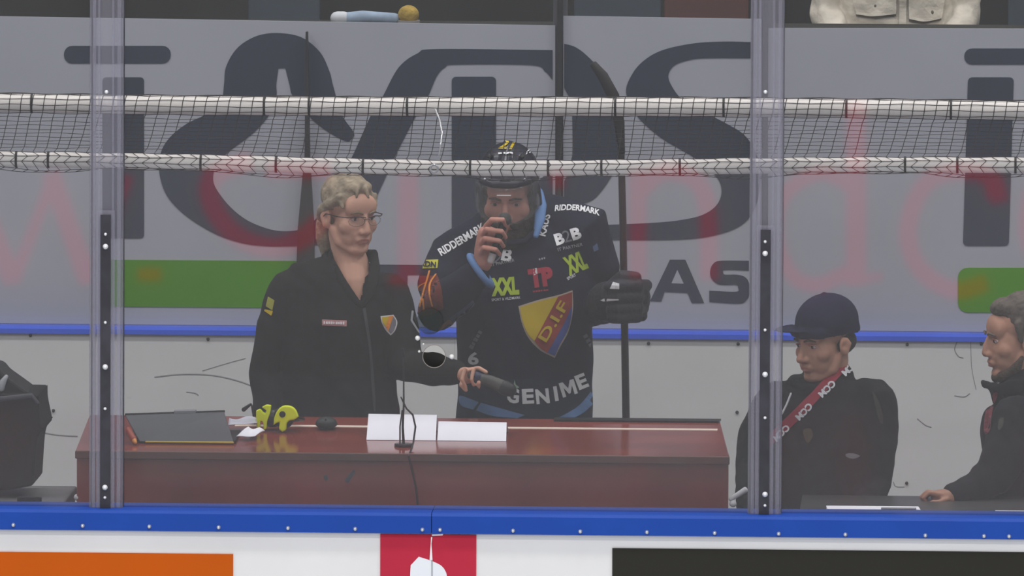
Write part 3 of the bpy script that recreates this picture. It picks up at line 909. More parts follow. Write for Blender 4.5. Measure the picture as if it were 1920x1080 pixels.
for s in (-1, 1):
    solid('vent', [hq.ell((s * 0.050, -0.030, 0.138), (0.009, 0.016, 0.006), 12, 8)], BLACKPL, helmet)
    solid('rivet', [hq.ell((s * 0.060, -0.082, 0.082), 0.0045, 10, 6)], STEEL, helmet)
# visor: curved clear sheet
VISOR = clear('visor', (0.95, 0.95, 0.95), 0.06, (0.45, 0.44, 0.44), 0.02, 0.1)
VV = []; VF_ = []
nx, nz = 21, 8
for side in (0, 1):
    for j in range(nz):
        for i in range(nx):
            a = R(-78 + 156 * i / (nx - 1)); zz = 0.066 - 0.115 * j / (nz - 1) * (1 - 0.25 * (abs(a) / R(78)) ** 2)
            rr = 1.0 + 0.004 * side * 10
            VV.append(hq((0.098 * rr * math.sin(a), -0.012 - (0.108 * rr) * math.cos(a), zz)))
for side in (0, 1):
    o = side * nx * nz
    for j in range(nz - 1):
        for i in range(nx - 1):
            q = (o + j * nx + i, o + j * nx + i + 1, o + (j + 1) * nx + i + 1, o + (j + 1) * nx + i)
            VF_.append(q if side else q[::-1])
VV = np.array(VV)
N0 = nx * nz
VV[N0:] = VV[:N0] + (VV[N0:] - VV[:N0]) * 0.5
visor = from_np('visor', VV[:N0], [f for f in VF_ if max(f) < N0], VISOR, helmet, True)
visor.modifiers.new('t', 'SOLIDIFY').thickness = 0.003
solid('visor_label', [hq.tube([((-0.020, -0.121, 0.046), 0.0016), ((0.020, -0.121, 0.046), 0.0016)], ref=(0, 0, 1), seg=6)], WHT, helmet)
for s in (-1, 1):
    solid('chin_strap', [hq.tube([((s * 0.086, -0.002, -0.03), 0.005), ((s * 0.070, -0.03, -0.10), 0.005), ((s * 0.03, -0.055, -0.155), 0.005)], seg=8)], BLACKPL, helmet)
    solid('ear_guard', [hq.ell((s * 0.090, -0.002, -0.012), (0.006, 0.024, 0.034))], clear('ear_clear%d' % s, (0.8, 0.82, 0.88), 0.35, (0.35, 0.4, 0.46), 0.05), helmet)
# jersey
jq = [tube([(Q(972, 425, YQ + 0.03), (0.085, 0.075)), (Q(978, 440, YQ + 0.02), (0.15, 0.11)), (Q(984, 470, YQ), (0.225, 0.15)), (Q(984, 540, YQ), (0.235, 0.175)), (Q(985, 610, YQ), (0.218, 0.175)),
            (Q(984, 690, YQ), (0.215, 0.17)), (Q(984, 750, YQ), (0.220, 0.17)), (Q(984, 840, YQ), (0.222, 0.17))], seg=32),
      tube([(Q(925, 440, YQ + 0.02), 0.085), (Q(855, 490, YQ), 0.10), (Q(826, 545, YQ - 0.12), 0.080), (Q(820, 586, YQ - 0.235), 0.068), (Q(846, 560, YQ - 0.29), 0.066), (Q(888, 519, YQ - 0.352), 0.052)], seg=18),
      tube([(Q(1035, 415, YQ + 0.02), 0.085), (Q(1078, 440, YQ), 0.122), (Q(1112, 510, YQ + 0.02), 0.09), (Q(1112, 580, YQ + 0.02), 0.075), (Q(1128, 572, YQ - 0.14), 0.062), (Q(1146, 560, YQ - 0.25), 0.055)], seg=18)]
jersey = organic('jersey', jq, 0.006, NAVY, player, 9, folds=((0.20, 0.007, 21), (0.09, 0.004, 22)))
breeches = solid('breeches', [tube([(Q(985 + s * 62, 835, YQ), (0.135, 0.15)), (Q(985 + s * 70, 1080, YQ), 0.10), (Q(985 + s * 72, 1320, YQ), 0.08)]) for s in (-1, 1)], NAVY, player)
# collar and cuff
solid('collar', [tube([(Q(1010, 400, YQ - 0.10), 0.010), (Q(1006, 432, YQ - 0.15), 0.010), (Q(985, 452, YQ - 0.165), 0.010), (Q(955, 456, YQ - 0.165), 0.010), (Q(925, 440, YQ - 0.13), 0.010), (Q(908, 405, YQ - 0.06), 0.012)], seg=12)], NAVY, player)
o_ = solid('collar_band', [tube([(Q(1012, 362, YQ - 0.03), (0.012, 0.02)), (Q(1014, 385, YQ - 0.08), (0.019, 0.012)), (Q(1012, 412, YQ - 0.13), (0.017, 0.010)), (Q(1005, 442, YQ - 0.165), (0.009, 0.008))], seg=12)], SKYB, player)
o_['label'] = 'light blue collar band'
wv = np.array(Q(905, 505, YQ - 0.35)) - np.array(Q(846, 548, YQ - 0.35)); wv /= np.linalg.norm(wv)
cc = np.array(Q(901, 508, YQ - 0.358))
_, cu_, cv_ = ring_axes(wv, np.array((0, 1.0, 0)))
solid('cuff', [tube([(cc + (cu_ * math.cos(R(a)) + cv_ * math.sin(R(a))) * 0.056, (0.013, 0.011)) for a in range(0, 361, 20)], ref=tuple(wv), seg=10)], SKYB, player)
tj = bvh_of(jersey)
YD = YQ - 0.2


def jd(name, VF, m, label=None, lift=0.003, me=9.0, par=None):
    return decal(name, VF, m, tj, YD, par or player, lift, me, label)


jd('shoulder_print', text_px('RIDDERMARK', 866, 449, 15, 31, 98, 0.03), WHT, 'white lettering along the shoulder')
jd('shoulder_print', text_px('RIDDERMARK', 1083, 390, 11, -6, 84, 0.03, arc=-0.003), WHT, 'white lettering along the shoulder')
jd('collar_print', text_px('KAUS', 1021, 422, 14, 76, 42, 0.03), WHT, 'white lettering beside the collar')
jd('chest_print', text_px('B', 951, 478, 24, -14, 19, 0.04), WHT, 'white sponsor letters on the chest')
jd('chest_print', text_px('2', 934, 483, 22, -10, 15, 0.0), GREYT)
jd('chest_print', text_px('B', 1049, 448, 22, 17, 18, 0.05), WHT, 'white sponsor letters on the chest')
jd('chest_print', text_px('2', 1063, 443, 22, 17, 14, 0.0), GREYT)
jd('chest_print', text_px('B', 1080, 438, 22, 17, 18, 0.05), WHT)
jd('chest_print', text_px('IT PARTNER', 1069, 463, 6, 13, 48, 0.01), mat('print_mid', (0.30, 0.30, 0.32), 0.7))
jd('chest_print', text_px('IT PARTNER', 943, 492, 6, 12, 44, 0.01), mat('print_mid', (0.30, 0.30, 0.32), 0.7))
jd('lime_print', text_px('XXL', 947, 537, 34, 4, 52, 0.06), LIME, 'lime green sponsor letters on the chest')
jd('chest_print', text_px('SPORT & VILDMARK', 949, 560, 5, 5, 54, 0.01), WHT)
jd('lime_print', text_px('XXL', 1079, 493, 36, 22, 40, 0.06), LIME, 'lime green sponsor letters on the chest')
jd('chest_print', text_px('SPORT', 1071, 519, 6, 28, 18, 0.02), WHT)
jd('red_print', text_px('TP', 1014, 520, 36, 8, 46, 0.07), PINKR, 'red sponsor letters in the middle of the chest')
jd('red_print', bars_px(1014, 545, 3, 6, 30, 6, 5), PINKR)
jd('chest_print', ([(1000, 504), (1006, 502), (1008, 514), (1001, 516)], [(0, 1, 2, 3)]), WHT)
jd('chest_print', bars_px(1017, 485, 4, 14, 14, 3, 4), mat('print_mid', (0.30, 0.30, 0.32), 0.7))
# shield
sh = jd('club_shield', poly_px([(972, 574, 1), (1010, 562), (1050, 552), (1073, 544, 1), (1074, 580), (1066, 620), (1050, 650), (1040, 671, 1), (1012, 656), (990, 632), (978, 604)]), mat('shield_edge', (0.55, 0.45, 0.35), 0.7), 'club shield in yellow, red and blue with letters', 0.003, 8)
jd('shield_yellow', poly_px([(975, 576, 1), (1010, 565), (1046, 556, 1), (1002, 639, 1), (990, 626), (980, 602)]), YELL, None, 0.0055, 8, sh)
jd('shield_red', poly_px([(1046, 556, 1), (1072, 547, 1), (1072, 572, 1), (1058, 604), (1026, 661, 1), (1012, 651), (1002, 639, 1)]), REDP, None, 0.0055, 8, sh)
jd('shield_blue', poly_px([(1072, 572, 1), (1071, 590), (1064, 618), (1048, 648), (1040, 667, 1), (1026, 661, 1), (1058, 604)]), BLUEP, None, 0.0055, 8, sh)
jd('shield_letters', text_px('D.I.F', 1037, 602, 19, 59, 82, 0.02), YELL, None, 0.0085, 6, sh)
# hem letters and stripes
for s_, x_, y_, w_, a_ in (('G', 962, 742, 23, -3), ('E', 990, 743, 22, 3), ('N', 1017, 743, 25, 6), ('I', 1042, 738, 7, 9), ('M', 1065, 728, 29, 17), ('E', 1090, 715, 20, 22)):
    if s_ == 'M':
        ca, sa = math.cos(R(a_)), math.sin(R(a_))
        MV = [((u - 0.5) * w_, (v - 0.5) * 28) for u, v in ((0, 0), (0, 1), (0.26, 1), (0.5, 0.5), (0.74, 1), (1, 1), (1, 0), (0.78, 0), (0.78, 0.62), (0.56, 0.14), (0.44, 0.14), (0.22, 0.62), (0.22, 0))]
        jd('hem_letter', ([(x_ + u * ca - v * sa, y_ - (u * sa + v * ca)) for u, v in MV], [(0, 1, 2, 11, 12), (2, 3, 10, 11), (3, 9, 10), (3, 4, 8, 9), (4, 5, 6, 7, 8)]), WHT, None)
    else:
        jd('hem_letter', text_px(s_, x_, y_, 28, a_, w_, 0.04, 0.0), WHT, None)
jd('hem_mark', poly_px([(963, 722, 1), (965, 712, 1), (967, 721, 1), (974, 726, 1), (966, 730, 1), (956, 727, 1)], False), mat('mark_green', (0.30, 0.45, 0.32), 0.7))
jd('hem_stripe', poly_px([(862, 742), (880, 747, 1), (898, 754, 1), (888, 768, 1), (865, 760)]), SKYB, 'light blue hem stripe')
jd('hem_stripe', poly_px([(902, 755, 1), (940, 766), (984, 778, 1), (970, 784, 1), (925, 780), (893, 769, 1)]), SKYB, 'light blue hem stripe')
jd('hem_stripe', poly_px([(1112, 726), (1116, 748), (1098, 770), (1070, 785), (1035, 788, 1), (1060, 776), (1085, 760), (1104, 738)]), SKYB, 'light blue hem stripe')
# sleeve prints on the raised arm
fl = jd('flame_print', poly_px([(783, 518, 1), (820, 516, 1), (828, 540), (832, 578, 1), (800, 592), (778, 584, 1), (778, 550)]), FLRED, 'red flame print with orange lines on the sleeve', 0.003, 7)
for pts in ([(806, 508), (802, 524), (796, 545), (788, 575)], [(818, 514), (808, 530), (806, 548), (812, 574)], [(800, 530), (786, 538), (779, 556), (777, 574)], [(794, 560), (795, 570), (796, 582)]):
    q = spline(pts, 5, False)
    L = [(x - 1.6, y) for x, y in q] + [(x + 1.6, y) for x, y in q[::-1]]
    jd('flame_line', (L, [tuple(range(len(L)))]), ORNG, None, 0.0065, 7, fl)
lp = jd('lime_patch', poly_px([(786, 488, 1), (822, 487, 1), (820, 503, 1), (784, 504, 1)], False), mat('patch_lime', (0.50, 0.48, 0.02), 0.7), 'yellow sponsor patch on the sleeve')
jd('patch_letters', text_px('ADN', 803, 496, 11, -6, 30, 0.04), NAVY, None, 0.0065, 7, lp)
jd('sleeve_stripe', poly_px([(886, 562, 1), (890, 572), (868, 592), (850, 605, 1), (842, 596, 1), (865, 580)]), mat('stripe_dim', (0.07, 0.10, 0.2), 0.7), 'dull blue sleeve stripe')
jd('sleeve_stripe', poly_px([(842, 598, 1), (850, 606), (834, 622), (822, 624, 1), (824, 612)]), mat('stripe_rust', (0.26, 0.07, 0.02), 0.7), 'rust red sleeve stripe')
jd('side_mark', text_px('6', 888, 672, 24, 0, 20, 0.03), WHT, 'white round mark on the side')
jd('side_mark', bars_px(893, 636, 8, 60, 40, 5, 2), GREYT)
jd('side_mark', bars_px(1103, 640, 9, -60, 28, 3, 3), GREYT)
jd('side_mark', poly_px([(1111, 462, 1), (1119, 456, 1), (1122, 468, 1), (1113, 472, 1)], False), mat('stripe_dim', (0.07, 0.10, 0.2), 0.7))

# microphone at the mouth
t = thing('wireless_microphone', 'black handheld microphone raised to the mouth of the hockey player', 'microphone')
ma, mb = np.array(Q(944, 418, YM + 0.01)), np.array(Q(921, 486, YM + 0.008))
d_ = (mb - ma) / np.linalg.norm(mb - ma)
solid('body', [tube([(ma, 0.015), (ma + d_ * 0.06, 0.0125), (mb - d_ * 0.02, 0.0115)])], BLACKPL, t)
solid('grille', [ell(tuple(ma - d_ * 0.012), 0.022)], mat('grille', (0.09, 0.085, 0.08), 0.5, 0.4, 60, 0.6, 300, 0.4), t)
solid('tail', [tube([(mb - d_ * 0.018, 0.0118), (mb + d_ * 0.004, 0.011)])], mat('mic_tail', (0.6, 0.58, 0.55), 0.4), t)

# hockey stick, blade up
YT = YQ - 0.33
t = thing('hockey_stick', 'black hockey stick held upright in the gloved hand, blade up', 'hockey stick')
foot = P(1178, 900, YT); foot.z = FLOOR_Z
solid('shaft', [tube([(tuple(foot), (0.012, 0.015)), (Q(1174, 790, YT), (0.012, 0.015)), (Q(1168, 420, YT), (0.0115, 0.015)), (Q(1164, 262, YT), (0.011, 0.014))], seg=8)], STICKM, t)
solid('blade', [tube([(Q(1164, 268, YT), (0.013, 0.010)), (Q(1161, 230, YT), (0.017, 0.007)), (Q(1150, 180, YT + 0.006), (0.019, 0.006)), (Q(1130, 142, YT + 0.018), (0.017, 0.006)), (Q(1112, 120, YT + 0.03), (0.012, 0.005))], seg=12)], STICKM, t)
solid('tape', [tube([(Q(1165, 285, YT), (0.0125, 0.016)), (Q(1164, 266, YT), (0.0125, 0.016))], seg=8)], BLACKPL, t)
# glove
gc = YQ - 0.33
G = [ell(Q(1182, 560, gc + 0.005), (0.064, 0.06, 0.070)), ell(Q(1155, 558, gc + 0.02), (0.05, 0.052, 0.055))]
for k, y in enumerate((535, 556, 577, 592)):
    G.append(tube([(Q(1212 - 3 * k, y, gc + 0.02), 0.02), (Q(1196, y + 1, gc - 0.055), 0.022), (Q(1160, y + 3, gc - 0.066), 0.021), (Q(1142 + 2 * k, y + 4, gc - 0.035), 0.019)], seg=12))
G.append(tube([(Q(1150, 535, gc - 0.02), 0.024), (Q(1168, 518, gc - 0.045), 0.022), (Q(1192, 520, gc - 0.045), 0.019)], seg=12))
G.append(tube([(Q(1150, 562, gc + 0.05), 0.062), (Q(1138, 566, gc + 0.10), 0.066)]))
glove = organic('glove', G, 0.0045, mat('glove_navy', (0.012, 0.012, 0.02), 0.55, 0.2, 20, 0.3, 80), player, 2)
glove['label'] = 'padded navy hockey glove'
tg = bvh_of(glove)
decal('glove_print', poly_px([(1144, 541, 1), (1150, 529, 1), (1161, 532, 1), (1161, 542, 1)], False), WHT, tg, gc - 0.06, glove)
decal('glove_piping', poly_px([(1126, 563, 1), (1133, 560, 1), (1160, 561, 1), (1160, 563, 1), (1132, 565, 1)], False), WHT, tg, gc - 0.06, glove)
decal('glove_cuff_mark', poly_px([(1173, 498, 1), (1180, 493), (1187, 499), (1186, 503, 1), (1176, 503, 1)]), ORNG, tg, gc - 0.06, glove)

# ------------------------------------------------------------------ seated man with cap
YC = 0.85
capman = thing('person', 'seated person in navy cap and black jacket with a red lanyard', 'person')
hc = Head(1545, 640, YC - 0.02, -46, 8, 0, 1.0)
cb = head_prims(hc, False, 1.0, 1.05)
cb += [tube([(hc((0, 0.022, -0.055)), 0.056), (Q(1550, 725, YC), 0.060), (Q(1550, 760, YC + 0.01), 0.085)]),
       tube([(Q(1545, 825, YC), (0.15, 0.09)), (Q(1540, 860, YC), (0.15, 0.1)), (Q(1540, 1000, YC), (0.15, 0.1))]),
       tube([(Q(1455, 770, YC), 0.045), (Q(1415, 880, YC - 0.05), 0.04), (Q(1410, 960, YC - 0.26), 0.03)]),
       ell(Q(1408, 975, YC - 0.30), (0.03, 0.045, 0.02)),
       tube([(Q(1640, 775, YC), 0.045), (Q(1640, 910, YC + 0.02), 0.04), (Q(1600, 1000, YC - 0.2), 0.03)]),
       ell(Q(1590, 1010, YC - 0.24), (0.03, 0.045, 0.02))]
for s in (-1, 1):
    cb.append(tube([(Q(1540 + s * 50, 1010, YC), 0.085), (Q(1540 + s * 60, 1040, YC - 0.28), 0.065), (Q(1540 + s * 60, 1180, YC - 0.28), 0.05), ((P(1540 + s * 60, 1200, YC - 0.28).x, YC - 0.28, FLOOR_Z + 0.12), 0.045)]))
organic('body', cb, 0.004, [SKIN_S, LIP], capman, 5, head_brushes(hc), lambda X: lip_mask(hc, X).astype(int))
eyes(hc, capman, BEARD)
solid('hair', [hc.ell((0, 0.045, -0.005), (0.078, 0.06, 0.05))], mat('hair_dark', (0.03, 0.022, 0.018), 0.8, 0.3, 40), capman)
ck = [hc.ell((0, 0.020, 0.060), (0.090, 0.108, 0.088), 28, 16), hc.ell((0, 0.045, 0.03), (0.086, 0.082, 0.06), 28, 14),
      hc.tube([((-0.06, -0.062, 0.04), 0.018), ((0, -0.088, 0.042), 0.018), ((0.06, -0.062, 0.04), 0.018)], ref=(0, 0, 1)),
      hc.ell((0, 0.02, 0.149), (0.008, 0.008, 0.005))]


def cap_cut(X):
    L = hc.local(X)
    return L[:, 2] < 0.026 - 0.06 * np.clip(L[:, 1], 0, 1)


cap = organic('cap', ck, 0.0045, CAPM, capman, 4, cut=cap_cut)
bv = []
for i in range(15):
    a = R(-75 + 150 * i / 14)
    for j in range(5):
        r_ = j / 4
        q_ = np.array((math.sin(a) * (0.066 + 0.004 * r_), -0.052 - math.cos(a) * (0.030 + 0.068 * r_), 0.048 + 0.006 * math.cos(a) + 0.006 * r_))
        k_ = R(-24); q_ = np.array((q_[0] * math.cos(k_) - q_[1] * math.sin(k_), q_[0] * math.sin(k_) + q_[1] * math.cos(k_), q_[2]))
        bv.append(hc(q_))
bf = [(i * 5 + j, i * 5 + j + 1, (i + 1) * 5 + j + 1, (i + 1) * 5 + j) for i in range(14) for j in range(4)]
br = from_np('brim', bv, bf, CAPM, cap, True)
br.modifiers.new('t', 'SOLIDIFY').thickness = 0.004
tcap = bvh_of(cap)
jc = [tube([(Q(1552, 716, YC + 0.02), (0.085, 0.085)), (Q(1550, 735, YC + 0.01), (0.15, 0.10)), (Q(1546, 765, YC), (0.195, 0.12)), (Q(1540, 830, YC), (0.205, 0.135)), (Q(1535, 900, YC), (0.185, 0.135)), (Q(1530, 1010, YC), (0.18, 0.14))], seg=28),
      tube([(Q(1460, 762, YC), 0.085), (Q(1432, 830, YC - 0.02), 0.082), (Q(1418, 890, YC - 0.05), 0.068), (Q(1412, 952, YC - 0.24), 0.05)]),
      tube([(Q(1632, 757, YC), 0.086), (Q(1640, 830, YC), 0.075), (Q(1632, 905, YC + 0.02), 0.066), (Q(1600, 990, YC - 0.18), 0.05)]),
      tube([(Q(1488, 716, YC - 0.06), 0.018), (Q(1508, 728, YC - 0.085), 0.018), (Q(1548, 722, YC - 0.045), 0.018), (Q(1578, 700, YC + 0.02), 0.020), (Q(1570, 685, YC + 0.075), 0.02)], ref=(0, 0, 1)),
      tube([(Q(1482, 716, YC - 0.04), 0.018), (Q(1500, 718, YC + 0.04), 0.028)])]
jk2 = organic('jacket', jc, 0.006, JACKET_S, capman, 6, folds=((0.17, 0.008, 31), (0.07, 0.004, 32)))
solid('trousers', [tube([(Q(1540 + s * 50, 1010, YC), 0.11), (Q(1540 + s * 60, 1035, YC - 0.28), 0.09), (Q(1540 + s * 60, 1180, YC - 0.28), 0.07), ((P(1540 + s * 60, 1200, YC - 0.28).x, YC - 0.28, FLOOR_Z + 0.06), 0.065)]) for s in (-1, 1)], BLACKPL, capman)
tc_ = bvh_of(jk2)
lan = decal('lanyard', poly_px([(1578, 676, 1), (1594, 684, 1), (1565, 716), (1520, 765), (1470, 814, 1), (1440, 840, 1), (1440, 815, 1), (1462, 795), (1500, 758), (1545, 712)]), LANY, tc_, YC - 0.14, capman, 0.006, 8, 'red lanyard strap with white letters')
for cx, cy in ((1594, 690), (1552, 730), (1509, 772), (1467, 812)):
    decal('lanyard_letters', text_px('CCM', cx - 1, cy, 13, 44.5, 36, 0.045, flip=True), WHT, tc_, YC - 0.14, lan, 0.009, 6)
decal('jacket_logo', poly_px([(1586, 851), (1600, 850), (1612, 855), (1600, 860), (1588, 857)]), mat('logo_pale', (0.25, 0.26, 0.26), 0.7), tc_, YC - 0.14, capman, label='small pale logo on the jacket front')
decal('jacket_crest', poly_px([(1507, 806), (1520, 804), (1524, 818), (1515, 830), (1508, 820)]), mat('logo_ochre', (0.065, 0.045, 0.022), 0.7), tc_, YC - 0.14, capman)
decal('sleeve_print', poly_px([(1637, 735), (1650, 760), (1656, 790), (1650, 792), (1642, 765)]), mat('logo_olive', (0.045, 0.042, 0.03), 0.7), tc_, YC - 0.1, capman)
solid('drawcord', [tube([(Q(1483, 738, YC - 0.13), 0.003), (Q(1475, 758, YC - 0.14), 0.003), (Q(1466, 776, YC - 0.145), 0.003)], seg=6)], WHT, capman)
# stool under him
t = thing('swivel_stool', 'black stool the person in the navy cap sits on', 'stool')
sx, sy, sz = P(1540, 1010, YC).x, YC, P(1540, 1010, YC).z
solid('seat', [tube([((sx, sy, sz - 0.19), 0.17), ((sx, sy, sz - 0.155), 0.17)], ref=(1, 0, 0), seg=24)], BLACKPL, t)
solid('column', [tube([((sx, sy, FLOOR_Z + 0.03), 0.025), ((sx, sy, sz - 0.17), 0.025)], ref=(1, 0, 0))], STEEL, t)
solid('base', [tube([((sx, sy, FLOOR_Z), 0.2), ((sx, sy, FLOOR_Z + 0.03), 0.18)], ref=(1, 0, 0), seg=24, caps=False)], BLACKPL, t)

# ------------------------------------------------------------------ man at the right edge
YG = 0.85
sideman = thing('person', 'grey-haired person seen in profile at the right edge, leaning on the table', 'person')
hs = Head(1908, 634, YG, -76, 4, 0, 1.04)
sb = head_prims(hs, False, 0.86, 1.08)
sb += [tube([(hs((0, 0.02, -0.05)), 0.060), (Q(1922, 725, YG), 0.066), (Q(1930, 760, YG), 0.09)]),
       tube([(Q(1946, 845, YG), (0.13, 0.12)), (Q(1950, 890, YG), (0.14, 0.13)), (Q(1950, 1020, YG), (0.14, 0.13))]),
       tube([(Q(1905, 800, YG - 0.15), 0.04), (Q(1862, 900, YG - 0.22), 0.04), (Q(1795, 931, YG - 0.27), 0.03)]),
       tube([(Q(1930, 800, YG + 0.15), 0.04), (Q(1900, 910, YG + 0.2), 0.04), (Q(1860, 940, YG + 0.1), 0.03)])]
for s in (-1, 1):
    sb.append(tube([(Q(1950, 1030, YG + s * 0.09), 0.085), (Q(1850, 1050, YG + s * 0.09), 0.065), (Q(1850, 1180, YG + s * 0.09), 0.05), ((P(1850, 1180, YG).x, YG + s * 0.09, FLOOR_Z + 0.1), 0.045)]))
YK = YG - 0.28
sb += [tube([(Q(1795, 931, YK), 0.028), (Q(1775, 932, YK), (0.026, 0.032)), (Q(1760, 932, YK), (0.024, 0.034))])]
sb += fingers([[Q(1762, 928, YK - 0.03), Q(1742, 924, YK - 0.035), Q(1731, 934, YK - 0.035), Q(1738, 942, YK - 0.03)],
               [Q(1760, 926, YK - 0.012), Q(1738, 922, YK - 0.015), Q(1727, 932, YK - 0.015), Q(1734, 941, YK - 0.012)],
               [Q(1760, 926, YK + 0.008), Q(1738, 922, YK + 0.008), Q(1728, 931, YK + 0.006), Q(1736, 940, YK + 0.006)],
               [Q(1762, 928, YK + 0.026), Q(1744, 925, YK + 0.026), Q(1734, 934, YK + 0.024), Q(1741, 941, YK + 0.022)],
               [Q(1776, 936, YK - 0.03), Q(1762, 941, YK - 0.048), Q(1746, 942, YK - 0.046)]], 0.009)
organic('body', sb, 0.004, [SKIN_S, LIP], sideman, 4, head_brushes(hs), lambda X: lip_mask(hs, X).astype(int))
eyes(hs, sideman, HAIR_R)
organic('hair', [hs.ell((0, 0.030, 0.062), (0.082, 0.092, 0.080)), hs.ell((0, 0.062, 0.0), (0.074, 0.052, 0.065)), hs.ell((0, -0.028, 0.094), (0.060, 0.050, 0.032)),
                hs.tube([((-0.074, -0.012, 0.05), 0.014), ((-0.076, -0.008, 0.0), 0.008)]), hs.tube([((0.074, -0.012, 0.05), 0.014), ((0.076, -0.008, 0.0), 0.008)])],
        0.004, HAIR_R, sideman, 2, folds=((0.018, 0.003, 41),))
organic('stubble_beard', [hs.tube([((-0.064, -0.005, -0.05), 0.010), ((-0.058, -0.02, -0.078), 0.017), ((-0.030, -0.058, -0.104), 0.017), ((0, -0.072, -0.112), 0.018), ((0.030, -0.058, -0.104), 0.017), ((0.058, -0.02, -0.078), 0.017), ((0.064, -0.005, -0.05), 0.010)], ref=(0, 0, 1))],
        0.004, mat('stubble', (0.11, 0.075, 0.055), 0.8, 0.4, 40, 0.6, 140), sideman, 2)
js = [tube([(Q(1925, 735, YG), (0.095, 0.10)), (Q(1932, 758, YG), (0.15, 0.17)), (Q(1938, 800, YG), (0.165, 0.21)), (Q(1945, 880, YG), (0.17, 0.20)), (Q(1948, 1030, YG), (0.17, 0.20))], seg=28),
      tube([(Q(1905, 785, YG - 0.16), 0.075), (Q(1885, 850, YG - 0.20), 0.072), (Q(1862, 895, YG - 0.22), 0.064), (Q(1826, 916, YG - 0.245), 0.052), (Q(1796, 929, YG - 0.27), 0.042)]),
      tube([(Q(1935, 785, YG + 0.16), 0.075), (Q(1905, 900, YG + 0.2), 0.064), (Q(1865, 936, YG + 0.12), 0.045)]),
      tube([(Q(1848, 722, YG - 0.02), 0.014), (Q(1868, 728, YG - 0.07), 0.018), (Q(1905, 726, YG - 0.09), 0.022), (Q(1945, 722, YG - 0.08), 0.024)], ref=(0, 0, 1)),
      tube([(Q(1842, 716, YG - 0.03), 0.007), (Q(1862, 732, YG - 0.05), 0.016), (Q(1872, 750, YG - 0.06), 0.018)])]
jk3 = organic('jacket', js, 0.006, JACKET_R, sideman, 5, folds=((0.10, 0.008, 51), (0.05, 0.005, 52)))
solid('trousers', [tube([(Q(1950, 1030, YG + s * 0.09), 0.11), (Q(1850, 1050, YG + s * 0.09), 0.085), (Q(1850, 1180, YG + s * 0.09), 0.07), ((P(1850, 1180, YG).x, YG + s * 0.09, FLOOR_Z + 0.05), 0.065)]) for s in (-1, 1)], BLACKPL, sideman)
ts_ = bvh_of(jk3)
decal('lanyard', poly_px([(1864, 735, 1), (1871, 737), (1862, 770), (1858, 805), (1850, 815, 1), (1846, 806), (1850, 770)]), mat('lanyard_dull', (0.20, 0.035, 0.05), 0.7), ts_, YG - 0.2, sideman, 0.006, 8, 'dull red lanyard on the chest')
decal('lanyard_letters', ([(1860, 748), (1865, 749), (1861, 762), (1856, 761)], [(0, 1, 2, 3)]), WHT, ts_, YG - 0.2, sideman, 0.009)
decal('jacket_crest', poly_px([(1874, 786), (1882, 784), (1880, 800), (1872, 806)]), mat('logo_olive', (0.045, 0.042, 0.03), 0.7), ts_, YG - 0.2, sideman)
t = thing('swivel_stool', 'black stool under the person in profile at the right edge', 'stool')
sx, sy, sz = P(1950, 1030, YG).x, YG, P(1950, 1030, YG).z
solid('seat', [tube([((sx, sy, sz - 0.19), 0.17), ((sx, sy, sz - 0.155), 0.17)], ref=(1, 0, 0), seg=24)], BLACKPL, t)
solid('column', [tube([((sx, sy, FLOOR_Z + 0.03), 0.025), ((sx, sy, sz - 0.17), 0.025)], ref=(1, 0, 0))], STEEL, t)
solid('base', [tube([((sx, sy, FLOOR_Z), 0.2), ((sx, sy, FLOOR_Z + 0.03), 0.18)], ref=(1, 0, 0), seg=24, caps=False)], BLACKPL, t)

# ------------------------------------------------------------------ visitor in beige above the banner
YV = YB + 0.95
vis = thing('person', 'visitor in a pale beige jacket with flap pockets above the right banner', 'person')
hv = Head(1680, -260, YV, 0, 5, 0, 1.0)
vb = head_prims(hv) + [tube([(hv((0, 0.02, -0.05)), 0.058), (Q(1680, -170, YV), 0.064), (Q(1680, -140, YV), 0.09)]),
                       tube([(Q(1680, -130, YV), (0.17, 0.09)), (Q(1680, 0, YV), (0.15, 0.1)), (Q(1680, 130, YV), (0.15, 0.1))])]
for s in (-1, 1):
    vb.append(tube([(Q(1680 + s * 108, -120, YV), 0.045), (Q(1680 + s * 130, 30, YV - 0.02), 0.04), (Q(1680 + s * 90, 110, YV - 0.2), 0.03)]))
    vb.append(ell(Q(1680 + s * 78, 118, YV - 0.25), (0.03, 0.045, 0.02)))
    vb.append(tube([(Q(1680 + s * 55, 130, YV), 0.085), (Q(1680 + s * 60, 330, YV), 0.06), ((P(1680 + s * 60, 330, YV).x, YV, ZS - 0.5), 0.05)]))
organic('body', vb, 0.006, [SKIN_S], vis, 4, head_brushes(hv))
eyes(hv, vis, HAIR_R)
organic('hair', [hv.ell((0, 0.030, 0.062), (0.082, 0.092, 0.080)), hv.ell((0, 0.062, 0.0), (0.074, 0.052, 0.065))], 0.006, HAIR_R, vis, 2)
vj = [tube([(Q(1680, -158, YV), (0.07, 0.07)), (Q(1680, -130, YV), (0.18, 0.11)), (Q(1680, -60, YV), (0.21, 0.13)), (Q(1680, 20, YV), (0.20, 0.13)), (Q(1680, 75, YV), (0.20, 0.135)), (Q(1680, 120, YV), (0.19, 0.13))], seg=28)]
for s in (-1, 1):
    vj.append(tube([(Q(1680 + s * 108, -115, YV), 0.068), (Q(1680 + s * 126, -30, YV - 0.01), 0.062), (Q(1680 + s * 130, 28, YV - 0.03), 0.058), (Q(1680 + s * 100, 95, YV - 0.18), 0.045)]))
vjk = organic('jacket', vj, 0.006, BEIGE, vis, 5, folds=((0.12, 0.012, 61), (0.06, 0.006, 62)))
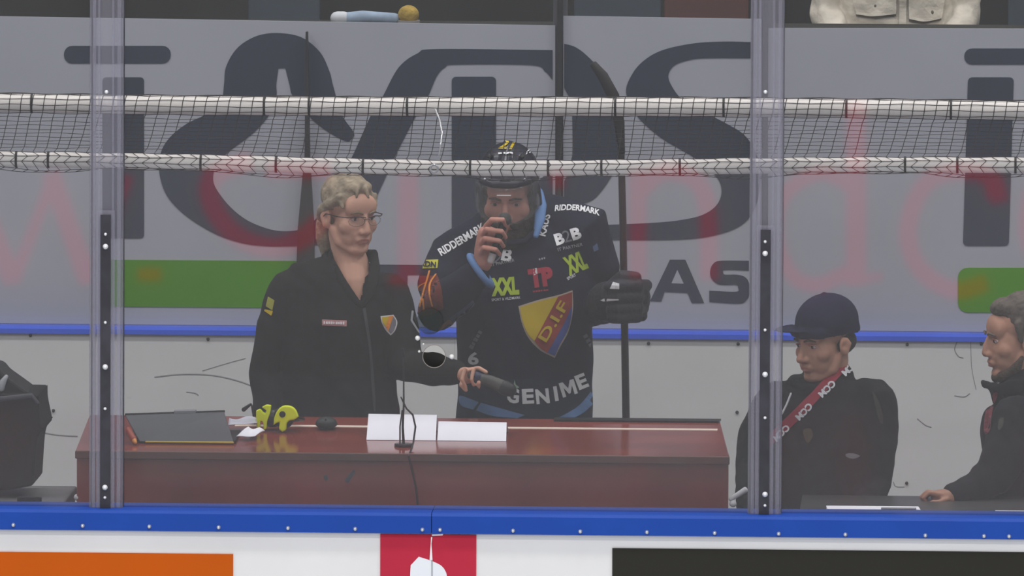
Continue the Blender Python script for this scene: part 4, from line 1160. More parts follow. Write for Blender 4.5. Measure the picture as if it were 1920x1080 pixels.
solid('trousers', [tube([(Q(1680 + s * 52, 120, YV), (0.10, 0.12)), (Q(1680 + s * 58, 330, YV), 0.08), ((P(1680 + s * 60, 330, YV).x, YV, ZS - 0.55), 0.07)]) for s in (-1, 1)], BLACKPL, vis)
tv = bvh_of(vjk)
SHADE_BTN = mat('flap_shade_and_button', (0.16, 0.14, 0.11), 0.9)  # dark beige for the painted flap shadows and the buttons
FLAPC = mat('beige_flap', (0.78, 0.72, 0.60), 0.85, 0.12, 12, 0.3, 60)
for pts, bx, by in (([(1598, -16, 1), (1682, -12, 1), (1680, 26, 1), (1640, 31), (1606, 27, 1)], 1640, 13), ([(1702, -10, 1), (1772, -14, 1), (1764, 34, 1), (1732, 41), (1704, 36, 1)], 1744, 25)):
    decal('pocket_shadow', poly_px([(x, y + 4, 1) for x, y, *_ in pts], False), SHADE_BTN, tv, YV - 0.13, vis, 0.004)  # shadow under the flap, painted as a dark shifted copy
    fo = decal('pocket_flap', poly_px(pts), FLAPC, tv, YV - 0.13, vis, 0.010)
    p = P(bx, by, YV)
    h_ = tv.ray_cast(p - fwd * 0.7, fwd, 1.5)
    if h_[0]:
        solid('button', [ell(tuple(h_[0] - fwd * 0.012), (0.008, 0.004, 0.008), None, 12, 8)], SHADE_BTN, fo)
decal('button_placket', poly_px([(1686, -40, 1), (1699, -40, 1), (1699, 70, 1), (1686, 70, 1)], False), FLAPC, tv, YV - 0.13, vis, 0.006)

# ================================================================== DESK AND WHAT LIES ON IT
YD0, YD1 = 0.36, 1.02
desk = thing('officials_desk', 'long red-brown veneer desk in front of the woman and the player', 'desk')
fl_, fr_ = P(141, 848, YD0), P(1368, 858, YD0)
bl_, br_ = P(168, 777, YD1), P(1350, 789, YD1)
bl_.z = br_.z = (bl_.z + br_.z) / 2
fl_.z = fr_.z = P(760, 851, YD0).z
prism('desktop', [fl_, fr_, br_, bl_], (0, 0, -0.022), WOOD, desk, 0.003)


def top_z(y):
    return fl_.z + (bl_.z - fl_.z) * (y - YD0) / (YD1 - YD0)


prism('edge_lip', [(fl_.x, YD0 - 0.006, fl_.z + 0.001), (fr_.x, YD0 - 0.006, fr_.z + 0.001), (fr_.x, YD0 - 0.006, fr_.z - 0.024), (fl_.x, YD0 - 0.006, fl_.z - 0.024)], (0, 0.012, 0), WOODD, desk, 0.003)
box('front_panel', (fl_.x + 0.004, YD0 + 0.01, FLOOR_Z + 0.02), (fr_.x - 0.004, YD0 + 0.032, fl_.z - 0.022), WOOD, desk, 0.002)
for nm, xa, xb in (('side_panel', fl_.x + 0.004, fl_.x + 0.026), ('side_panel', fr_.x - 0.026, fr_.x - 0.004)):
    pts = [(xa, YD0 + 0.03, FLOOR_Z), (xa, YD1 - 0.03, FLOOR_Z), (xa, YD1 - 0.03, top_z(YD1 - 0.03) - 0.022), (xa, YD0 + 0.03, top_z(YD0 + 0.03) - 0.022)]
    sh_ = (bl_.x - fl_.x) if xa < 0 else (br_.x - fr_.x)
    pts[1] = (xa + sh_, *pts[1][1:]); pts[2] = (xa + sh_, *pts[2][1:])
    prism(nm, pts, (0.022, 0, 0), WOOD, desk)
yl = 0.83
a, b = P(440, 806, yl).x, P(1345, 806, yl).x
prism('inlay_line', [(a, yl, top_z(yl) + 0.0012), (b, yl, top_z(yl) + 0.0012), (b, yl + 0.03, top_z(yl + 0.03) + 0.0012), (a, yl + 0.03, top_z(yl + 0.03) + 0.0012)], (0, 0, -0.004), PALE, desk)
prism('rear_ledge', [(P(1040, 790, YD1).x, YD1 - 0.05, top_z(YD1 - .05)), (P(1348, 790, YD1).x, YD1 - 0.05, top_z(YD1 - .05)), (P(1352, 790, YD1).x, YD1 - 0.004, top_z(YD1)), (P(1040, 790, YD1).x, YD1 - 0.004, top_z(YD1))], (0, 0, 0.006), BLACKPL, desk)
for px, py in ((1374, 946), (144, 934)):
    p = P(px, py, YD0)
    solid('white_knob', [ell((p.x, YD0 + 0.02, p.z), (0.011, 0.011, 0.011), None, 14, 8)], WHT, desk)
solid('white_latch', [tube([(Q(1370, 936, YD0 + 0.02), (0.007, 0.006)), (Q(1398, 918, YD0 + 0.02), (0.009, 0.006))], seg=8)], WHT, desk)
for xs, m_ in (([(606, 893), (612, 890), (616, 898), (610, 902)], GREYPL), ([(646, 900), (664, 880), (666, 886), (652, 906)], GREYPL)):
    pxprism('panel_scrape', [(x, y, 1) for x, y in xs], YD0 + 0.0085, 0.002, m_, desk, False)

# black folder case, standing tilted on the desk
t = thing('document_case', 'dark grey document case with a yellow lower edge at the left desk end', 'case')
y0, y1 = 0.50, 0.68
c0, c1, c2, c3 = P(262, 829, y0), P(438, 829, y0), P(420, 771, y1), P(234, 777, y1)
for q in (c0, c1): q.z = top_z(y0) + 0.008
prism('cover', [c0, c1, c2, c3], (0, 0.012, -0.006), GREYPL, t, 0.002)
prism('base', [(c0.x - 0.02, y0 + 0.015, top_z(y0 + .015) + 0.001), (c1.x + 0.005, y0 + 0.015, top_z(y0 + .015) + 0.001), (c1.x + 0.005, y1 + 0.03, top_z(y1 + .03) + 0.001), (c3.x, y1 + 0.03, top_z(y1 + .03) + 0.001)], (0, 0, 0.008), BLACKPL, t)
solid('yellow_edge', [tube([((c0.x + 0.02, y0 - 0.004, c0.z - 0.002), 0.0028), ((c1.x - 0.002, y0 - 0.004, c1.z - 0.002), 0.0032)], seg=8)], mat('edge_yellow', (0.7, 0.5, 0.05), 0.5), t)
pa_, pb_ = P(300, 776, y1), P(420, 771, y1)
prism('spine', [P(234, 776, y1 - .004), P(421, 770, y1 - .004), P(421, 774, y1 - .004), P(234, 781, y1 - .004)], (0, 0.016, 0), BLACKPL, t, 0.001)
prism('clip', [P(326, 770, y1 - .006), P(368, 769, y1 - .006), P(367, 776, y1 - .006), P(326, 777, y1 - .006)], (0, 0.02, 0), mat('clip_grey', (0.3, 0.31, 0.33), 0.4, metal=0.5), t, 0.002)
t = thing('red_marker', 'short red marker with orange tip leaning at the left end of the document case', 'marker')
ra, rb_ = np.array(P(241, 806, 0.53)), np.array(P(254, 828, 0.47))
rb_[2] = top_z(0.47) + 0.008
solid('barrel', [tube([(ra, 0.010), (ra + (rb_ - ra) * 0.75, 0.010)])], mat('marker_red', (0.35, 0.05, 0.02), 0.4), t)
solid('tip', [tube([(ra + (rb_ - ra) * 0.75, 0.009), (rb_, 0.0055)])], mat('marker_orange', (0.7, 0.28, 0.05), 0.5), t)


# crumpled white papers right of the case
def sheet(name, pts, Y0, Y1, label, m=PAPER, z=0.004):
    bm = bmesh.new()
    n = 10; grid = []
    A_, B_, C_, D_ = [np.array(q, float) for q in pts]
    for j in range(n + 1):
        row = []
        for i in range(n + 1):
            u, v = i / n, j / n
            q = (A_ * (1 - u) + B_ * u) * (1 - v) + (D_ * (1 - u) + C_ * u) * v
            y = Y0 + (Y1 - Y0) * v
            p = P(q[0], q[1], y)
            p.z = max(p.z, top_z(y) + z)
            p.z += 0.004 * math.sin(u * 7 + v * 3) * (0.2 + v)
            p.z = max(p.z, top_z(y) + 0.002)
            row.append(bm.verts.new(p))
        grid.append(row)
    for j in range(n):
        for i in range(n):
            bm.faces.new((grid[j][i], grid[j][i + 1], grid[j + 1][i + 1], grid[j + 1][i]))
    me = bpy.data.meshes.new(name); bm.to_mesh(me); bm.free()
    o = link(name, me, m)
    o.modifiers.new('t', 'SOLIDIFY').thickness = 0.0015
    for pl in me.polygons: pl.use_smooth = True
    return tag(o, label, 'paper', 'loose papers on the desk')


sheet('curled_paper', [(443, 818), (478, 818), (497, 806), (466, 800)], 0.56, 0.66, 'curled white paper with a rounded edge in front of the ear defenders')
sheet('curled_paper', [(428, 797), (482, 793), (482, 782), (430, 784)], 0.72, 0.80, 'pale folded paper stack between the document case and the ear defenders', mat('paper_grey', (0.62, 0.62, 0.70), 0.6, 0.2, 20), 0.006)

# ear defenders: two neon cups with black cushions and a band
ed = thing('ear_defenders', 'neon yellow and black ear defenders lying on the desk', 'ear defenders')
ye = 0.76


def Dk(px, py, y=ye):
    return np.array(P(px, py, y))


c1_, c2_ = Dk(534, 785, ye - 0.03), Dk(500, 785, ye)
pxprism('cup', [(513, 797, 1), (514, 784), (520, 770), (531, 762), (545, 763), (554, 770), (559, 782, 1), (552, 787), (542, 789), (537, 796), (536, 806), (529, 810, 1), (523, 804), (524, 792), (518, 794)], ye - 0.05, 0.030, NEON, ed, True, 4, 0.004)
solid('cushion', [tube([(c1_ + np.array((-0.004, 0.026, 0)), 0.034), (c1_ + np.array((-0.008, 0.040, 0)), 0.034)], ref=(0, 0, 1), seg=18)], BLACKPL, ed)
solid('cup_pivot', [ell(tuple(c1_ + np.array((-0.006, -0.021, 0.016))), (0.010, 0.004, 0.010), None, 14, 8)], BLACKPL, ed)
pxprism('cup', [(480, 771, 1), (487, 768), (493, 774, 1), (497, 776, 1), (499, 770), (491, 764, 1), (499, 760), (508, 761, 1), (506, 775), (501, 790), (500, 804, 1), (494, 807, 1), (493, 792), (488, 790, 1), (487, 804, 1), (481, 802, 1)], ye - 0.02, 0.026, NEON, ed, True, 4, 0.003)
solid('cushion', [tube([(c2_ + np.array((0.012, 0.012, 0)), 0.028), (c2_ + np.array((0.024, 0.014, 0)), 0.028)], ref=(0, 0, 1), seg=18)], BLACKPL, ed)
solid('headband', [tube([(c2_ + np.array((-0.02, 0.02, 0.0)), 0.006), (c2_ + np.array((-0.05, 0.08, -0.012)), 0.007), (c1_ + np.array((0.0, 0.14, -0.02)), 0.007), (c1_ + np.array((0.05, 0.09, -0.012)), 0.007), (c1_ + np.array((0.03, 0.02, 0.0)), 0.006)], ref=(0, 0, 1), seg=8)], BLACKPL, ed)
lo_z = min(min(v.co.z for v in o.data.vertices) for o in ed.children)
for o in ed.children:
    for v in o.data.vertices: v.co.z += top_z(ye) + 0.001 - lo_z
# black cable tag standing beside
t = thing('pen_holder_clip', 'small black clip on a stem beside the ear defenders', 'clip')
solid('stem', [tube([(np.array(P(478, 800, 0.86)) * [1, 1, 0] + np.array([0, 0, top_z(0.86)]), 0.003), (Q(472, 760, 0.86), 0.003)], seg=8)], BLACKPL, t)
solid('jaw', [tube([(Q(457, 768, 0.86), 0.007), (Q(470, 758, 0.86), 0.004)], seg=8)], BLACKPL, t)
# dark puck-like dome
p = P(612, 800, 0.80)
t = thing('computer_mouse', 'dark computer mouse on the desk between ear defenders and white cards', 'mouse')
zb_ = top_z(0.83) + 0.006
organic('shell', [ell((p.x, 0.80, zb_ + 0.010), (0.034, 0.045, 0.020)), ell((p.x, 0.80, zb_ + 0.006), (0.036, 0.046, 0.006))], 0.003, mat('mouse_dark', (0.022, 0.028, 0.026), 0.5), t, 3)
solid('wheel', [ell((p.x, 0.770, zb_ + 0.026), (0.004, 0.008, 0.006), None, 10, 6)], GREYPL, t)


# two white cards standing like tents
def card(pts, y0, y1, label):
    t = thing('tent_card', label, 'card', 'white cards on the desk')
    (x0, ya), (x1, yb), (x2, yc), (x3, yd) = pts      # bottom left, bottom right, top right, top left
    A_, B_ = P(x0, ya, y0), P(x1, yb, y0)
    A_.z = B_.z = top_z(y0) + 0.001
    C_, D_ = P(x2, yc, y1), P(x3, yd, y1)
    prism('front_leaf', [A_, B_, C_, D_], (0, 0.002, 0), PAPER, t)
    E_, F_ = Vector((B_.x, y1 + 0.06, top_z(y1 + 0.06) + 0.001)), Vector((A_.x, y1 + 0.06, top_z(y1 + 0.06) + 0.001))
    prism('rear_leaf', [D_, C_, E_, F_], (0, 0.002, 0.0), PAPER, t)
    return t


card([(687, 823), (817, 824), (819, 778), (691, 776)], 0.60, 0.72, 'taller white tent card behind the gooseneck stand')
card([(820, 825), (949, 826), (950, 792), (822, 790)], 0.60, 0.71, 'lower white tent card right of the gooseneck stand')
# gooseneck microphone with looping cable
t = thing('gooseneck_stand', 'thin black gooseneck microphone stand with looped cable on the desk', 'microphone stand')
yg = 0.50
bz = top_z(yg)
bx_ = P(757, 843, yg).x
solid('base_plate', [tube([((bx_, yg, bz + 0.002), 0.030), ((bx_, yg, bz + 0.008), 0.028)], ref=(1, 0, 0), seg=20, caps=False)], BLACKPL, t)
zz = lambda py: P(757, py, yg).z
solid('gooseneck', [tube([((bx_, yg, bz), 0.0045), (Q(755, 800, yg), 0.004), (Q(757, 760, yg), 0.003), (Q(757, 700, yg + 0.01), 0.0022), (Q(756, 668, yg + 0.02), 0.002)], seg=8)], BLACKPL, t)
solid('capsule', [tube([(Q(756, 668, yg + 0.02), 0.004), (Q(756, 656, yg + 0.022), 0.005)], seg=10)], BLACKPL, t)
solid('cable', [tube([(Q(752, 745, yg), 0.0022), (Q(762, 766, yg - 0.005), 0.0028), (Q(774, 778, yg - 0.01), 0.003), (Q(779, 800, yg - 0.012), 0.003), (Q(775, 830, yg - 0.03), 0.003), (Q(770, 846, yg - 0.10), 0.003), (Q(766, 855, YD0 - 0.012), 0.003), (Q(772, 880, YD0 - 0.006), 0.003), (Q(780, 915, YD0 - 0.002), 0.003), (Q(783, 945, YD0 - 0.0), 0.003)], seg=8)], BLACKPL, t)
solid('cable', [tube([(Q(754, 770, yg), 0.0022), (Q(750, 800, yg - 0.008), 0.0025), (Q(750, 838, yg - 0.01), 0.0025)], seg=8)], BLACKPL, t)

# right hand table, papers
tt = thing('side_table', 'dark table in front of the two persons at the right', 'table')
YTa = 0.36
zt_ = P(1740, 952, YTa).z
box('tabletop', (P(1500, 950, YTa).x, 0.20, zt_ - 0.03), (P(2040, 950, YTa).x, 0.66, zt_), mat('table_dark', (0.06, 0.06, 0.058), 0.35, 0.2, 6), tt, 0.004)
for x_ in (1512, 2030):
    for y_ in (0.24, 0.62):
        X = P(x_, 950, YTa).x
        box('leg', (X - 0.02, y_ - 0.02, FLOOR_Z), (X + 0.02, y_ + 0.02, zt_ - 0.03), BLACKPL, tt)
pz = zt_ + 0.001


def flat_paper(x0, x1, y0, y1, label, h=0.004):
    o = prism('paper_pad', [(P(x0, 955, y0).x, y0, pz), (P(x1, 955, y0).x, y0, pz), (P(x1 - 4, 955, y1).x, y1, pz), (P(x0 - 2, 955, y1).x, y1, pz)], (0, 0, h), PAPER)
    return tag(o, label, 'paper', 'white papers on the side table')


flat_paper(1551, 1726, 0.22, 0.30, 'long white paper strip on the table below the person in the cap', 0.010)
flat_paper(1868, 1990, 0.21, 0.27, 'white paper at the right edge below the person in profile', 0.004)
X0 = P(1652, 955, 0.22).x
st = box('ruler', (X0, 0.216, pz + 0.0105), (X0 + M_(66, 0.2), 0.240, pz + 0.014), mat('ruler_grey', (0.30, 0.30, 0.31), 0.5), None, 0.001)
tag(st, 'grey ruler lying on the long white paper strip', 'ruler')

# left edge: black equipment bag on a grey box
t = thing('equipment_bag', 'black equipment bag with a drooping top flap at the left edge', 'bag')
yb0 = 0.50
pxprism('bag_body', [(-140, 745, 1), (-60, 738), (30, 740), (72, 741, 1), (73, 765), (80, 800), (78, 808), (68, 830), (62, 911, 1), (0, 921), (-140, 930, 1)], yb0, 0.30, JACKET_S, t, True, 5, 0.008)
pxprism('top_flap', [(-140, 690, 1), (-20, 686), (10, 705), (52, 735, 1), (52, 745, 1), (-140, 748, 1)], yb0 + 0.05, 0.2, BLACKPL, t, True, 5, 0.008)
solid('buckle', [tube([(Q(2, 728, yb0 + 0.03), 0.011), (Q(6, 715, yb0 + 0.03), 0.010), (Q(12, 706, yb0 + 0.04), 0.006)])], mat('buckle_pale', (0.45, 0.46, 0.47), 0.4), t)
solid('strap', [tube([(Q(70, 755, yb0 - 0.01), 0.006), (Q(60, 742, yb0 - 0.008), 0.008), (Q(0, 748, yb0 - 0.006), 0.008), (Q(-100, 752, yb0 - 0.006), 0.008)], seg=8)], GREYPL, t)
t = thing('grey_case', 'low grey plastic case under the black bag at the left edge', 'case')
zc_ = P(0, 928, 0.50).z - 0.012
box('lid', (P(-140, 930, 0.3).x, 0.26, zc_ - 0.03), (P(113, 930, 0.3).x, 0.85, zc_), mat('case_grey', (0.20, 0.20, 0.20), 0.5, 0.2, 6), t, 0.006)
box('case_body', (P(-138, 930, 0.3).x, 0.27, FLOOR_Z), (P(110, 930, 0.3).x, 0.84, zc_ - 0.03), mat('case_dark', (0.05, 0.05, 0.05), 0.5), t, 0.004)
pxbox('handle_recess', 32, 932, 78, 955, 0.255, 0.006, BLACKPL, t, 0.002)

# ================================================================== SAFETY NET ON TWO PIPES
net = thing('rolled_safety_net', 'dark safety net stretched between two white pipes across the glass', 'net')
YU, YLo = 0.42, 0.24
up_px = lambda x: 193 + 0.0075 * x + 2.0 * math.sin(x / 300)
lo_px = lambda x: 298 + 12 * math.exp(-((x - 900) / 520) ** 2) + 0.006 * x
RU, RL = 0.0285, 0.0240


def pipe_pt(x, upper):
    return np.array(P(x, (up_px if upper else lo_px)(x), YU if upper else YLo))


xs = list(range(-215, 2150, 75))
solid('upper_pipe', [tube([(pipe_pt(x, True), RU) for x in xs], ref=(0, 1, 0), seg=16)], PIPE, net)
solid('lower_pipe', [tube([(pipe_pt(x, False), RL) for x in xs], ref=(0, 1, 0), seg=16)], PIPE, net)
for x in (-200, 2120):
    a, b = pipe_pt(x, True), pipe_pt(x, False)
    solid('upright', [tube([((a[0], YU + 0.05, FLOOR_Z), 0.025), ((a[0], YU + 0.05, a[2]), 0.025)], ref=(1, 0, 0))], PIPE, net)
    solid('arm', [tube([((a[0], YU + 0.05, b[2] - 0.03), 0.015), (b + np.array((0, 0, -0.02)), 0.015)], ref=(1, 0, 0))], PIPE, net)
TIE = mat('tie_black', (0.015, 0.013, 0.012), 0.5)


def tie(x, upper):
    c = pipe_pt(x, upper); r_ = (RU if upper else RL) + 0.002
    d = pipe_pt(x + 5, upper) - pipe_pt(x - 5, upper); d /= np.linalg.norm(d)
    solid('tie', [tube([(c - d * 0.0035, r_), (c + d * 0.0035, r_)], seg=14, caps=False)], TIE, net)


for x in (496, 580, 764, 1154, 1357, 1587, 1783, 60):
    tie(x, True)
for x in (31, 91, 377, 518, 681, 882, 1028, 1128, 1275, 1697, 1795, 1904):
    tie(x, False)
# cord grid
NXC = 109
nodes = []
xcol = np.linspace(-195, 2150, NXC)
path = []                                  # (kind, parameter, x shift in px)
for k in range(6): path.append(('u', 105 - 36 * k, -1.2 * k))
for k in range(1, 10): path.append(('s', k / 10, -7 - 1.5 * k))
for k in range(5): path.append(('l', 75 - 42 * k, -22 + (8 if k % 2 else -3)))
grid = np.zeros((len(path), NXC, 3))
for i, (kd, pr, sx_) in enumerate(path):
    for j, x in enumerate(xcol):
        jit = 3.0 * math.sin(x * 0.011 + 1.3) + 2.0 * math.sin(x * 0.037 + 2 * i * 0.15)
        X = x + sx_ * (1 + 0.35 * math.sin(x / 210)) + jit * (i / len(path))
        if kd == 'u':
            c = pipe_pt(X, True); q = c + np.array((0, -math.cos(R(pr)), math.sin(R(pr)))) * (RU + 0.0015)
        elif kd == 'l':
            c = pipe_pt(X, False); rr = RL + 0.0018 + (0.014 * max(0, math.sin(x / 70)) if pr < -50 else 0)
            q = c + np.array((0, -math.cos(R(pr)), math.sin(R(pr)))) * rr
        else:
            a = pipe_pt(X, True) + np.array((0, -0.01, -RU)); b = pipe_pt(X, False) + np.array((0, 0.0, RL + 0.002))
            q = a * (1 - pr) + b * pr + np.array((0, 0.012 * math.sin(pr * math.pi), -0.004 * math.sin(pr * 3.14)))
        q[2] += 0.0016 * math.sin(i * 2.1 + x * 0.05)
        grid[i, j] = q
cords = []
for j in range(NXC):
    cords.append(tube([(grid[i, j], 0.00125) for i in range(len(path))], ref=(1, 0, 0), seg=4, caps=False))
for i in range(len(path)):
    rr = 0.0021 if i in (0,) else (0.00085 if 5 < i < 15 else 0.0010)
    cords.append(tube([(grid[i, j], rr) for j in range(NXC)], ref=(0, 1, 0), seg=4, caps=False))
solid('net_cords', cords, NET, net)
solid('silver_wire', [tube([(Q(816, 205, YU - 0.05), 0.003), (Q(824, 224, YU - 0.06), 0.003), (Q(829, 250, YU - 0.08), 0.003), (Q(826, 272, YLo), 0.0025), (Q(823, 290, YLo), 0.002)], seg=8)], mat('wire_silver', (0.75, 0.75, 0.75), 0.25, metal=0.5), net)
p = pipe_pt(815, False)
solid('eye_bolt', [tube([(p + np.array((0.0115 * math.cos(R(a)), -RL - 0.006, 0.0115 * math.sin(R(a)))), 0.003) for a in range(0, 361, 30)], ref=(0, 1, 0), seg=6)], STEEL, net)

# ================================================================== NEAR GLASS AND ITS POSTS
LEAN = math.tan(R(1.5))
GY = 0.06
ZG0 = ZR + 0.0005
ZG1 = P(960, -120, GY).z


def gy(z):
    return GY + (z - ZG0) * LEAN


def pane(name, px0, px1, hole=None, label=None):
    x0, x1 = P(px0, 600, GY).x, P(px1, 600, GY).x
    bm = bmesh.new()
    def V_(x, z): return bm.verts.new((x, gy(z), z))
    if hole is None:
        vs = [V_(x0, ZG0), V_(x1, ZG0), V_(x1, ZG1), V_(x0, ZG1)]
        fs = [bm.faces.new(vs)]
    else:
        c = P(hole[0], hole[1], gy(P(hole[0], hole[1], GY).z)); r_ = M_(hole[2], GY)
        n = 32
        ring = [V_(c.x + r_ * math.cos(2 * math.pi * k / n), c.z + r_ * math.sin(2 * math.pi * k / n)) for k in range(n)]
        e = r_ * 1.8
        sq = []
        for k in range(n):
            a = 2 * math.pi * k / n
            m_ = max(abs(math.cos(a)), abs(math.sin(a)))
            sq.append(V_(c.x + e * math.cos(a) / m_, c.z + e * math.sin(a) / m_))
        fs = [bm.faces.new((ring[k], sq[k], sq[(k + 1) % n], ring[(k + 1) % n])) for k in range(n)]
        xs_ = [x0, c.x - e, c.x + e, x1]; zs_ = [ZG0, c.z - e, c.z + e, ZG1]
        for i in range(3):
            for j in range(3):
                if i == 1 and j == 1: continue
                fs.append(bm.faces.new((V_(xs_[i], zs_[j]), V_(xs_[i + 1], zs_[j]), V_(xs_[i + 1], zs_[j + 1]), V_(xs_[i], zs_[j + 1]))))
        bmesh.ops.remove_doubles(bm, verts=bm.verts[:], dist=1e-5)
        fs = bm.faces[:]
    r = bmesh.ops.extrude_face_region(bm, geom=fs)
    for g in r['geom']:
        if isinstance(g, bmesh.types.BMVert): g.co.y += 0.012
    bmesh.ops.recalc_face_normals(bm, faces=bm.faces[:])
    me = bpy.data.meshes.new(name); bm.to_mesh(me); bm.free()
    o = link(name, me, GLASS)
    return tag(o, label, None, None, 'structure')


pane('window_1', -760, 178, None, 'clear rink glass pane left of the left post')
w2 = pane('window_2', 224, 1414, (814, 668, 21), 'wide clear rink glass pane in the middle with a round speaking hole')
pane('window_3', 1460, 2700, None, 'clear rink glass pane right of the right post')
# rim, swivel cover and screws of the speaking hole
hc_ = P(814, 668, gy(P(814, 668, GY).z)); rh = M_(21.5, GY)
solid('hole_rim', [tube([((hc_.x + rh * math.cos(R(a)), hc_.y - 0.001, hc_.z + rh * math.sin(R(a))), 0.0011) for a in range(0, 361, 12)], ref=(0, 1, 0), seg=6)], mat('rim_pale', (0.24, 0.21, 0.19), 0.5), w2)
cv = P(806, 602, gy(P(806, 602, GY).z))
cover = solid('hole_cover', [tube([((cv.x, cv.y - 0.010, cv.z), 0.040), ((cv.x, cv.y - 0.004, cv.z), 0.040)], ref=(0, 0, 1), seg=28, caps=False)], clear('smoked_cover', (0.60, 0.63, 0.61), 0.03, (0.4, 0.42, 0.41), 0.015), w2)
solid('cover_arm', [tube([(tuple(P(774, 584, cv.y) + Vector((0, -0.006, 0))), 0.004), (tuple(P(772, 600, cv.y) + Vector((0, -0.006, 0))), 0.004), (tuple(P(786, 622, cv.y) + Vector((0, -0.006, 0))), 0.003)], seg=6)], mat('arm_grey', (0.16, 0.16, 0.17), 0.5), w2)
for x, y, r_ in ((783, 634, 5), (794, 645, 2), (786, 659, 2.5), (847, 669, 5)):
    q = P(x, y, gy(P(x, y, GY).z))
    solid('screw', [tube([((q.x, q.y - 0.005, q.z), M_(r_, GY) * 0.8), ((q.x, q.y + 0.001, q.z), M_(r_, GY))], ref=(0, 0, 1), seg=12)], mat('screw_white', (0.65, 0.65, 0.64), 0.4), w2)


def clear_post(xc, ytop, bolts, label):
    t = thing('glass_post', label, 'post', 'clear posts of the near glass')

    def slab(name, xa, xb, dy0, dy1, m, pya=-119, pyb=None):
        z1 = P(960, pya, GY).z
        z0 = ZG0 if pyb is None else P(960, pyb, GY).z
        X0_, X1_ = P(xa, 600, GY).x, P(xb, 600, GY).x
        return prism(name, [(X0_, gy(z0) + dy0, z0), (X1_, gy(z0) + dy0, z0), (X1_, gy(z1) + dy0, z1), (X0_, gy(z1) + dy0, z1)], (0, dy1 - dy0, 0), m, t)
    slab('clear_body', xc - 31, xc + 32, -0.022, -0.002, ACRYL)
    slab('highlight_rib', xc - 25, xc - 19, -0.030, -0.0225, ACRYL2)
    slab('highlight_rib', xc - 15, xc - 11, -0.030, -0.0225, ACRYL2)
    slab('highlight_rib', xc + 11, xc + 15, -0.030, -0.0225, ACRYL2)
    slab('highlight_rib', xc + 21, xc + 28, -0.030, -0.0225, ACRYL2)
    slab('pane_edge', xc - 30, xc - 26.5, 0.013, 0.016, EDGE)
    slab('pane_edge', xc + 29.5, xc + 32.5, 0.013, 0.016, EDGE)
    slab('channel_highlight', xc - 17, xc + 17, -0.034, -0.0305, ACRYL2, ytop - 8)  # pale frame painting the highlight lines beside the channel
    ch = slab('channel', xc - 9.5, xc + 9.5, -0.042, -0.0345, CHANNEL, ytop)
    for by, big in bolts:
        z = P(xc, by, GY).z; x = P(xc, by, GY).x; y = gy(z) - 0.043
        r_ = 0.0085 if big else 0.0048
        solid('bolt', [tube([((x, y - 0.004, z), r_ * 0.7), ((x, y, z), r_)], ref=(0, 0, 1), seg=12)], mat('bolt_white', (0.72, 0.72, 0.74), 0.3), ch)
    for by in (173,):
        z = P(xc, by, GY).z; x = P(xc, by, GY).x
        solid('bolt', [tube([((x, gy(z) - 0.027, z), 0.004), ((x, gy(z) - 0.023, z), 0.006)], ref=(0, 0, 1), seg=12)], mat('bolt_white', (0.72, 0.72, 0.74), 0.3), t)


clear_post(199, 408, ((438, 0), (461, 1), (603, 0), (686, 1), (764, 0), (911, 1), (930, 0)), 'left clear plastic glass post with dark bolted channel')
clear_post(1435, 426, ((452, 0), (474, 1), (617, 0), (700, 1), (781, 0), (924, 1), (945, 0)), 'right clear plastic glass post with dark bolted channel, beside the cap wearer')

# ================================================================== OPPOSITE BOARDS WITH A LIT LETTER BAND (seen only as a reflection in the near glass)
YO = -27.0
tag(box('wall_opposite', (-16, YO - 0.15, 0), (16, YO, 1.22), BOARD_F), kind='structure')
LED = bpy.data.materials.new('led_red'); LED.use_nodes = True
b_ = LED.node_tree.nodes['Principled BSDF']
b_.inputs['Base Color'].default_value = (0.2, 0.01, 0.02, 1)
b_.inputs['Emission Color'].default_value = (1.0, 0.10, 0.15, 1)
b_.inputs['Emission Strength'].default_value = 1.75
LED.cycles.emission_sampling = 'NONE'
nrm_ = Vector((0, -1, LEAN)).normalized()


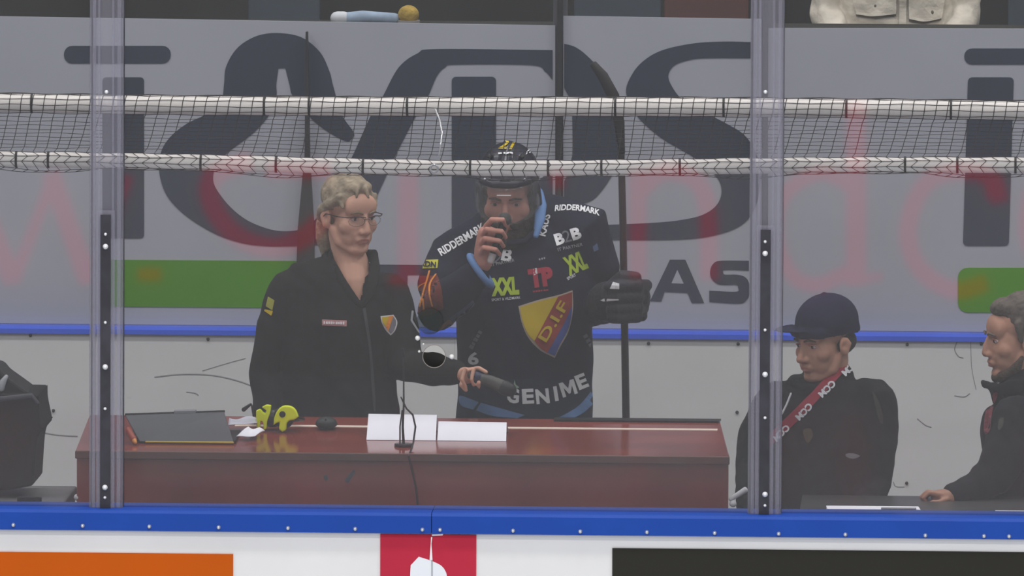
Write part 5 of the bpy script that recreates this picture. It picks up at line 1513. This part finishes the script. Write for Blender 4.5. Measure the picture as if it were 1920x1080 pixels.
def mirror_px(px, py):
    """where on the opposite boards the near glass mirrors this pixel"""
    d = (P(px, py, 0) - CAM).normalized()
    z = P(px, py, GY).z
    h = P(px, py, gy(z))
    r = d - 2 * d.dot(nrm_) * nrm_
    k = (YO + 0.01 - h.y) / r.y
    return h + r * k


led = thing('lit_letter_band', 'red lit letters on the opposite boards, mirrored in the near glass', 'sign')


def stroke(pts, wd, name='lit_letter'):
    q = spline([(x, y) for x, y in pts], 5, False) if len(pts) > 2 else pts
    L, Rr = [], []
    for i, (x, y) in enumerate(q):
        a, b = q[max(i - 1, 0)], q[min(i + 1, len(q) - 1)]
        dx, dy = b[0] - a[0], b[1] - a[1]; n = math.hypot(dx, dy) or 1
        L.append((x - dy / n * wd / 2, y + dx / n * wd / 2)); Rr.append((x + dy / n * wd / 2, y - dx / n * wd / 2))
    ring = L + Rr[::-1]
    prism(name, [mirror_px(x, y) for x, y in ring], (0, -0.006, 0), LED, led)


stroke([(-60, 320), (25, 530)], 34); stroke([(25, 530), (100, 330)], 20); stroke([(95, 325), (165, 530)], 34); stroke([(165, 530), (240, 330)], 20)
stroke([(280, 503), (280, 527)], 44)
stroke([(470, 300), (400, 330), (396, 380), (440, 440), (510, 465), (570, 445), (600, 415)], 36)
stroke([(500, 320), (620, 320)], 30)
stroke([(765, 330), (765, 520)], 36); stroke([(730, 525), (800, 525)], 14)
stroke([(1045, 320), (1045, 352)], 24)
stroke([(1196, 320), (1196, 520)], 30)
stroke([(1196, 360), (1250, 322), (1320, 360), (1330, 525)], 32)
stroke([(1600, 350), (1540, 325), (1475, 360), (1455, 430), (1480, 510), (1530, 535), (1590, 510)], 26)
stroke([(1605, 190), (1605, 535)], 36); stroke([(1590, 530), (1655, 518)], 14)
stroke([(1875, 380), (1860, 335), (1800, 322), (1735, 345), (1702, 430), (1725, 505), (1790, 545), (1850, 530)], 32)
stroke([(1862, 335), (1866, 370)], 34)
stroke([(2010, 350), (1950, 325), (1925, 430), (1960, 530)], 30)
